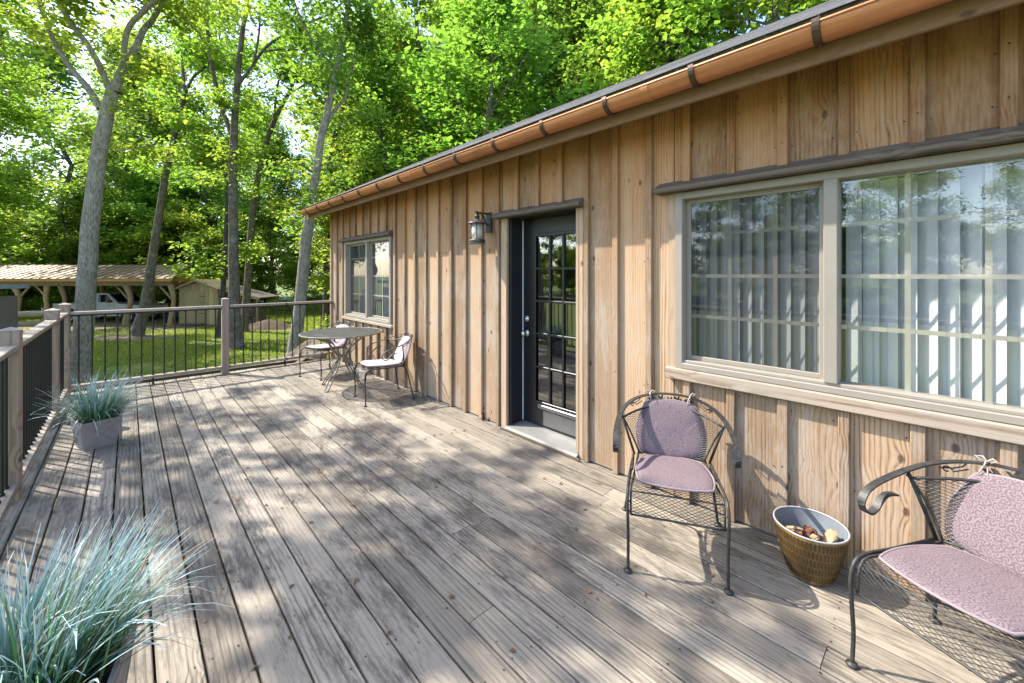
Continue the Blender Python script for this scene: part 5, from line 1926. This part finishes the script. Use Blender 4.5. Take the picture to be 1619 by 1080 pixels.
for i, (px, py, bend, r_) in enumerate([(-5.2, .55, .3, .17), (-3.5, .6, -.12, .16), (-2.55, .6, .42, .15), (1.4, .6, .45, .19), (4.02, .6, .32, .17), (-7.6, .6, -.3, .17),
                                       (-4.3, 4.75, .2, .15), (-.6, 4.75, -.45, .15), (2.3, 4.75, .38, .16), (3.0, 4.75, -.1, .14), (-2.2, 4.75, .1, .15)]):
    h = (E0 - .40) if py < 2 else (B0 - .38)
    pts, rr = smooth_line([(px, py, -.3), (px - bend * .35, py, .25), (px + bend * .05, py + .03, h * .45), (px + bend * .30, py, h * .7), (px - bend * .35, py, h + .04)], [r_ * 1.15, r_ * .9, r_ * .72, r_ * .68, r_ * .95], 4)
    MB().tube(pts, [q * rc.uniform(.9, 1.1) for q in rr], 10).build('trunk_post', M['log'], cp, smooth=True)
for i, (px, sx) in enumerate([(-5.2, 1), (-5.0, -1), (1.4, -1), (4.0, -1), (-3.4, -1)]):
    MB().tube([(px, .6, E0 - 1.25), (px + sx * .35, .6, E0 - .85), (px + sx * .75, .6, E0 - .42)], [.075, .06, .05], 8).build('branch_brace', M['log'], cp, smooth=True)

# shed with lean-to woodstore
sd_ = rot_thing('shed', 'small plank garden shed with a gabled roof right of the carport', 'shed', (3.12, 31.28, GZ))
WH, HW = 2.25, 1.18
for k in range(9):
    x0 = -HW + k * .262
    x1 = x0 + .256
    if 1.9 < k < 5.1:
        z0 = 2.12
    else:
        z0 = .05
    xm = (x0 + x1) / 2
    zt = WH + .42 * (1 - abs(xm + .0) / HW)
    MB().prism([(x0, z0), (x1, z0), (x1, WH + .42 * (1 - abs(x1) / HW)), (x0, WH + .42 * (1 - abs(x0) / HW))], 1, -.02 - rc.uniform(0, .008), .02).build('plank', M['plank'], sd_, center=True)
dr = MB()
dr.box(-.655, .385, -.035, -.01, .10, 2.12).build('door', M['plank'], sd_)
dr_o = sd_.children[-1] if sd_.children else None
dr_o = [c for c in bpy.data.objects if c.parent == sd_ and c.name.startswith('door')][0]
for x0 in (-.655, -.31, .04):
    MB().box(x0 + .006, x0 + .335, -.046, -.0352, .11, 2.11).build('door_plank', M['plank'], dr_o)
for z in (.72, 1.75):
    MB().box(.12, .40, -.056, -.0465, z, z + .035).build('hinge', M['black_plastic'], dr_o)
sb = MB().box(-HW, -HW + .04, .03, 2.2, .05, WH).box(HW - .04, HW, .03, 2.2, .05, WH).box(-HW, HW, 2.2, 2.24, .05, WH)
sb.build('side_wall', M['plank'], sd_)
rfm = MB()
for s in (-1, 1):
    a_, b_ = (s * (HW + .16), WH - .06), (0, WH + .50)
    rfm.prism([a_, b_, (b_[0], b_[1] + .05), (a_[0], a_[1] + .05)], 1, -.28, 2.4)
rfm.build('roof', M['plank'], sd_)
fa = MB()
for s in (-1, 1):
    a_, b_ = (s * (HW + .18), WH - .12), (0, WH + .44)
    fa.prism([a_, b_, (b_[0], b_[1] + .115), (a_[0], a_[1] + .115)], 1, -.31, -.282)
fa.build('rake_board', M['plank'], sd_)
MB().prism([(HW + .20, WH - .02), (HW + 2.6, WH - .62), (HW + 2.6, WH - .55), (HW + .20, WH + .05)], 1, -.15, 2.0).build('lean_to_roof', M['grey_plank'], sd_)
MB().prism([(HW + .18, WH - .10), (HW + 2.62, WH - .71), (HW + 2.62, WH - .60), (HW + .18, WH + .01)], 1, -.19, -.152).build('lean_to_fascia', M['plank'], sd_)
for xx, hh_ in ((HW + 2.35, WH - .64), (HW + .25, WH - .12)):
    MB().box(xx - .06, xx + .06, .0, .12, -.1, hh_, .01, axis=2).build('lean_to_post', M['post'], sd_)
MB().box(-.75, .55, -.55, -.15, .10, .16).build('door_step', M['grey_plank'], sd_)
for xx in (-.7, .5):
    MB().box(xx - .04, xx + .04, -.5, -.2, -.1, .10).build('step_leg', M['grey_plank'], sd_)

fw = MB()
for iz in range(9):
    for ix in range(10):
        r_ = rc.uniform(.075, .11)
        cx_, cz_ = HW + .45 + ix * .19 + (iz % 2) * .09 + rc.uniform(-.03, .03), .12 + iz * .165 + rc.uniform(-.02, .02)
        if cx_ > HW + 2.25: continue
        if cz_ > WH - .45 - .25 * (cx_ - HW - .2): continue
        ol = [(cx_ + r_ * math.cos(j * 1.0472 + ix) * rc.uniform(.8, 1.1), cz_ + r_ * math.sin(j * 1.0472 + ix) * rc.uniform(.8, 1.1)) for j in range(6)]
        y0 = rc.uniform(.05, .2)
        fw.prism(ol, 1, y0, 1.1)
o = fw.build('firewood_stack', M['firewood'])
o.location, o.rotation_euler = sd_.location, sd_.rotation_euler
tag(o, 'split firewood stacked under the lean-to roof of the shed', 'firewood', None, 'stuff')

# pickup truck under the carport
def P2(px, Z):
    u = (px - 809.5) / 650.0 * Z
    return (u * math.cos(YAW) + Z * math.sin(YAW), -u * math.sin(YAW) + Z * math.cos(YAW))


tk = rot_thing('pickup_truck', 'white crew-cab pickup truck parked under the carport facing right', 'truck', (-.70, 37.15, GZ + .06))
HWt = .98
side = [(-2.85, .62), (-2.85, 1.22), (-1.05, 1.24), (-1.0, 1.30), (1.02, 1.26), (1.25, 1.22), (2.45, 1.12), (2.72, 1.02), (2.80, .80), (2.80, .52), (2.45, .46)]


def arch(cx_, r_, n_=10):
    return [(cx_ + r_ * math.cos(math.pi * j / n_), .42 + r_ * math.sin(math.pi * j / n_)) for j in range(n_ + 1)]


low = [(2.45, .46)] + arch(1.85, .50) + [(1.3, .44), (-1.3, .44)] + arch(-1.80, .50) + [(-2.4, .48)]
ol = side[:-1] + low
mb = MB().prism(ol, 1, -HWt, HWt)
mb.build('body', M['truck'], tk)
cab = [(-1.02, 1.24), (-.88, 1.80), (-.70, 1.86), (.35, 1.87), (.52, 1.82), (1.15, 1.27)]
c_ = MB()
nn = len(cab)
vs = []
for (yy, ins) in ((-HWt, 0), (HWt, 0)):
    for (x, z) in cab:
        tt = (z - 1.24) / .63
        vs.append((x, yy * (1 - .14 * tt), z))
c_.add(vs, [(i, (i + 1) % nn, nn + (i + 1) % nn, nn + i) for i in range(nn)] + [tuple(reversed(range(nn))), tuple(range(nn, 2 * nn))])
c_.build('cab', M['truck'], tk)


def sideglass(pts):
    g = MB()
    v1 = []
    for (x, z) in pts:
        tt = (z - 1.24) / .63
        v1.append((x, -HWt * (1 - .14 * tt) - .006, z))
    g.add(v1, [tuple(range(len(pts)))])
    v2 = [(x, -y, z) for x, y, z in v1]
    g.add(v2, [tuple(reversed(range(len(pts))))])
    return g


sideglass([(-.86, 1.30), (-.78, 1.74), (-.20, 1.76), (-.20, 1.30)]).build('side_window', M['truck_glass'], tk)
sideglass([(-.08, 1.30), (-.08, 1.76), (.38, 1.76), (.50, 1.70), (.92, 1.32)]).build('side_window', M['truck_glass'], tk)
w_ = MB()
w_.add([(1.13, -.86, 1.30), (1.13, .86, 1.30), (.56, .78, 1.80), (.56, -.78, 1.80)], [(0, 1, 2, 3)])
w_.build('windscreen', M['truck_glass'], tk)
for s in (-1, 1):
    MB().box(.66, .80, s * 1.10 - .09, s * 1.10 + .09, 1.28, 1.46, .03, axis=2).build('mirror', M['red'] if s < 0 else M['black_plastic'], tk)
    MB().box(2.62, 2.79, s * .74 - .16, s * .74 + .16, .82, 1.0, .02, axis=1).build('headlight', M['lens'], tk)
for zz in (.92,):
    MB().box(-.145, -.13, -HWt - .003, -HWt + .001, .5, 1.26).box(.96, .975, -HWt - .003, -HWt + .001, .5, 1.24).build('door_gap', M['black_plastic'], tk)
    for xx in (-.36, .70):
        MB().box(xx - .07, xx + .07, -HWt - .02, -HWt - .004, 1.12, 1.15).build('door_handle', M['black_plastic'], tk)
for xx in (1.85, -1.80):
    for s in (-1, 1):
        wh = MB().lathe([(.24, -.12), (.36, -.13), (.405, -.09), (.405, .09), (.36, .13), (.24, .12)], 28, close=True)
        wh.xform(Matrix.Translation((xx, s * .86, .42)) @ Matrix.Rotation(math.pi / 2, 4, 'X'))
        wo = wh.build('wheel', M['tyre'], tk, smooth=True)
        rmm = MB().lathe([(.0, -.02), (.06, -.06), (.06, .06), (.0, .06)], 14)
        rmm.lathe([(.20, -.10), (.24, -.11), (.24, .11), (.20, .10)], 24, close=True)
        for j in range(6):
            a0 = j * math.pi / 3
            rmm.tube([(.05 * math.cos(a0), .05 * math.sin(a0), s * .06), (.22 * math.cos(a0), .22 * math.sin(a0), s * .08)], .03, 5)
        rmm.xform(Matrix.Translation((xx, s * .86, .42)) @ Matrix.Rotation(math.pi / 2, 4, 'X'))
        rmm.build('rim', M['rimmetal'], wo)
MB().box(2.70, 2.90, -.95, .95, .50, .70, .04, axis=1).build('front_bumper', M['rimmetal'], tk)
MB().box(-3.0, -2.84, -.95, .95, .55, .72, .03, axis=1).build('rear_bumper', M['rimmetal'], tk)

# dark quad bike right of the truck
qb = rot_thing('quad_bike', 'dark quad bike parked under the right end of the carport', 'quad bike', (2.55, 33.2, GZ + .05))
for xx in (-.55, .55):
    for s in (-1, 1):
        wh = MB().lathe([(.10, -.10), (.24, -.11), (.28, -.07), (.28, .07), (.24, .11), (.10, .10)], 18, close=True)
        wh.xform(Matrix.Translation((xx, s * .4, .28)) @ Matrix.Rotation(math.pi / 2, 4, 'X'))
        wh.build('wheel', M['tyre'], qb, smooth=True)
MB().prism([(-.8, .45), (-.85, .68), (-.3, .72), (.1, .62), (.45, .80), (.85, .66), (.8, .45), (.3, .36), (-.3, .36)], 1, -.25, .25).build('body', M['black_plastic'], qb)
MB().box(-.55, .12, -.15, .15, .70, .82, .04, axis=0).build('seat', M['tyre'], qb)
MB().tube([(.40, -.38, .98), (.44, -.1, 1.0), (.44, .1, 1.0), (.40, .38, .98)], .018, 6).build('handlebar', M['black_plastic'], qb)
MB().tube([(.44, 0, 1.0), (.52, 0, .7)], .03, 6).build('steering_column', M['black_plastic'], qb)

# log rails stacked left of the big tree
for i, (dx, dz, ln, r_, lab) in enumerate([(0, 1.52, 2.6, .13, 'top split log rail in the stack left of the big grey tree'), (.1, 1.12, 2.9, .12, 'second split log rail from the top in the stack left of the big grey tree'),
                                           (-.1, .72, 3.0, .13, 'third split log rail from the top in the stack left of the big grey tree'), (.05, .25, 3.1, .15, 'lowest split log rail in the stack left of the big grey tree')]):
    mb = MB()
    r2 = random.Random(i + 40)
    pts = [(-ln / 2 + ln * j / 6, r2.uniform(-.03, .03), r2.uniform(-.02, .02)) for j in range(7)]
    mb.tube(pts, [r_ * r2.uniform(.85, 1.15) for _ in range(7)], 9)
    o = mb.build('log_rail', M['log_x'])
    o.location = (-3.15 + dx, 25.4, GZ + dz)
    o.rotation_euler = (0, 0, CA + .1)
    tag(o, lab, 'log', 'split log rails stacked beyond the left railing')
for k, (dx, dy) in enumerate([(-1.2, .1), (1.1, .1)]):
    c, s = math.cos(CA + .1), math.sin(CA + .1)
    mb = MB().tube([(0, 0, -.3), (.03, 0, .8), (0, .02, 1.75)], [.14, .12, .11], 9)
    o = mb.build('stump_post', M['log'], smooth=True)
    o.location = (-3.15 + dx * c - .30 * s * -1, 25.4 + dx * s + .30 * c, GZ)
    tag(o, ['rough timber post holding the left end of the log stack', 'rough timber post holding the right end of the log stack'][k], 'post', 'posts of the log stack')

# weathered plank hut beyond the left railing with stone chippings on top
ht = rot_thing('timber_hut', 'weathered grey plank hut with a slate slab top beyond the left railing', 'hut', (-4.35, 15.5, GZ), .06)
nb = 11
for k in range(nb):
    x0 = -1.75 + k * .32
    fl_ = .16 * (k / (nb - 1)) ** 3
    tz_ = 2.62 + .010 * k
    mb = MB()
    mb.add([(x0 + .01, -.03, 0), (x0 + .31, -.03, 0), (x0 + .31 - fl_ * .2, .0, tz_), (x0 + .01 - fl_ * .2, .0, tz_),
            (x0 + .01, .03, 0), (x0 + .31, .03, 0), (x0 + .31 - fl_ * .2, .05, tz_), (x0 + .01 - fl_ * .2, .05, tz_)],
           [(0, 1, 2, 3), (7, 6, 5, 4), (0, 4, 5, 1), (1, 5, 6, 2), (2, 6, 7, 3), (3, 7, 4, 0)])
    mb.build('plank', M['grey_plank'], ht)
MB().box(-1.75, 1.75, .06, 1.6, 0, 2.58).build('hut_body', M['grey_plank'], ht)
MB().prism([(-1.9, 2.64), (1.85, 2.76), (1.85, 2.86), (-1.9, 2.74)], 1, -.12, 1.75).build('slab_top', M['slate'], ht)
MB().tube([(1.80, -.02, -.2), (1.82, -.02, .9), (1.70, -.02, 1.9), (1.60, -.02, 2.72)], [.09, .08, .07, .06], 8).build('corner_log', M['log'], ht, smooth=True)
st = MB()
for k in range(70):
    x, y = rc.uniform(-1.7, 1.7), rc.uniform(-.05, 1.6)
    s = rc.uniform(.03, .085)
    z = 2.80 + .032 * x + s * .5
    vs = [(x + s * rc.uniform(-1, 1) * .3 + s * dx, y + s * dy, z + s * dz * .8) for dx, dy, dz in ((-1, 0, 0), (0, -1, 0), (1, 0, 0), (0, 1, 0), (0, 0, 1), (0, 0, -1))]
    st.add(vs, [(0, 1, 4), (1, 2, 4), (2, 3, 4), (3, 0, 4), (1, 0, 5), (2, 1, 5), (3, 2, 5), (0, 3, 5)])
o = st.build('stone_chippings', M['slate'], ht)
o['kind'] = 'stuff'
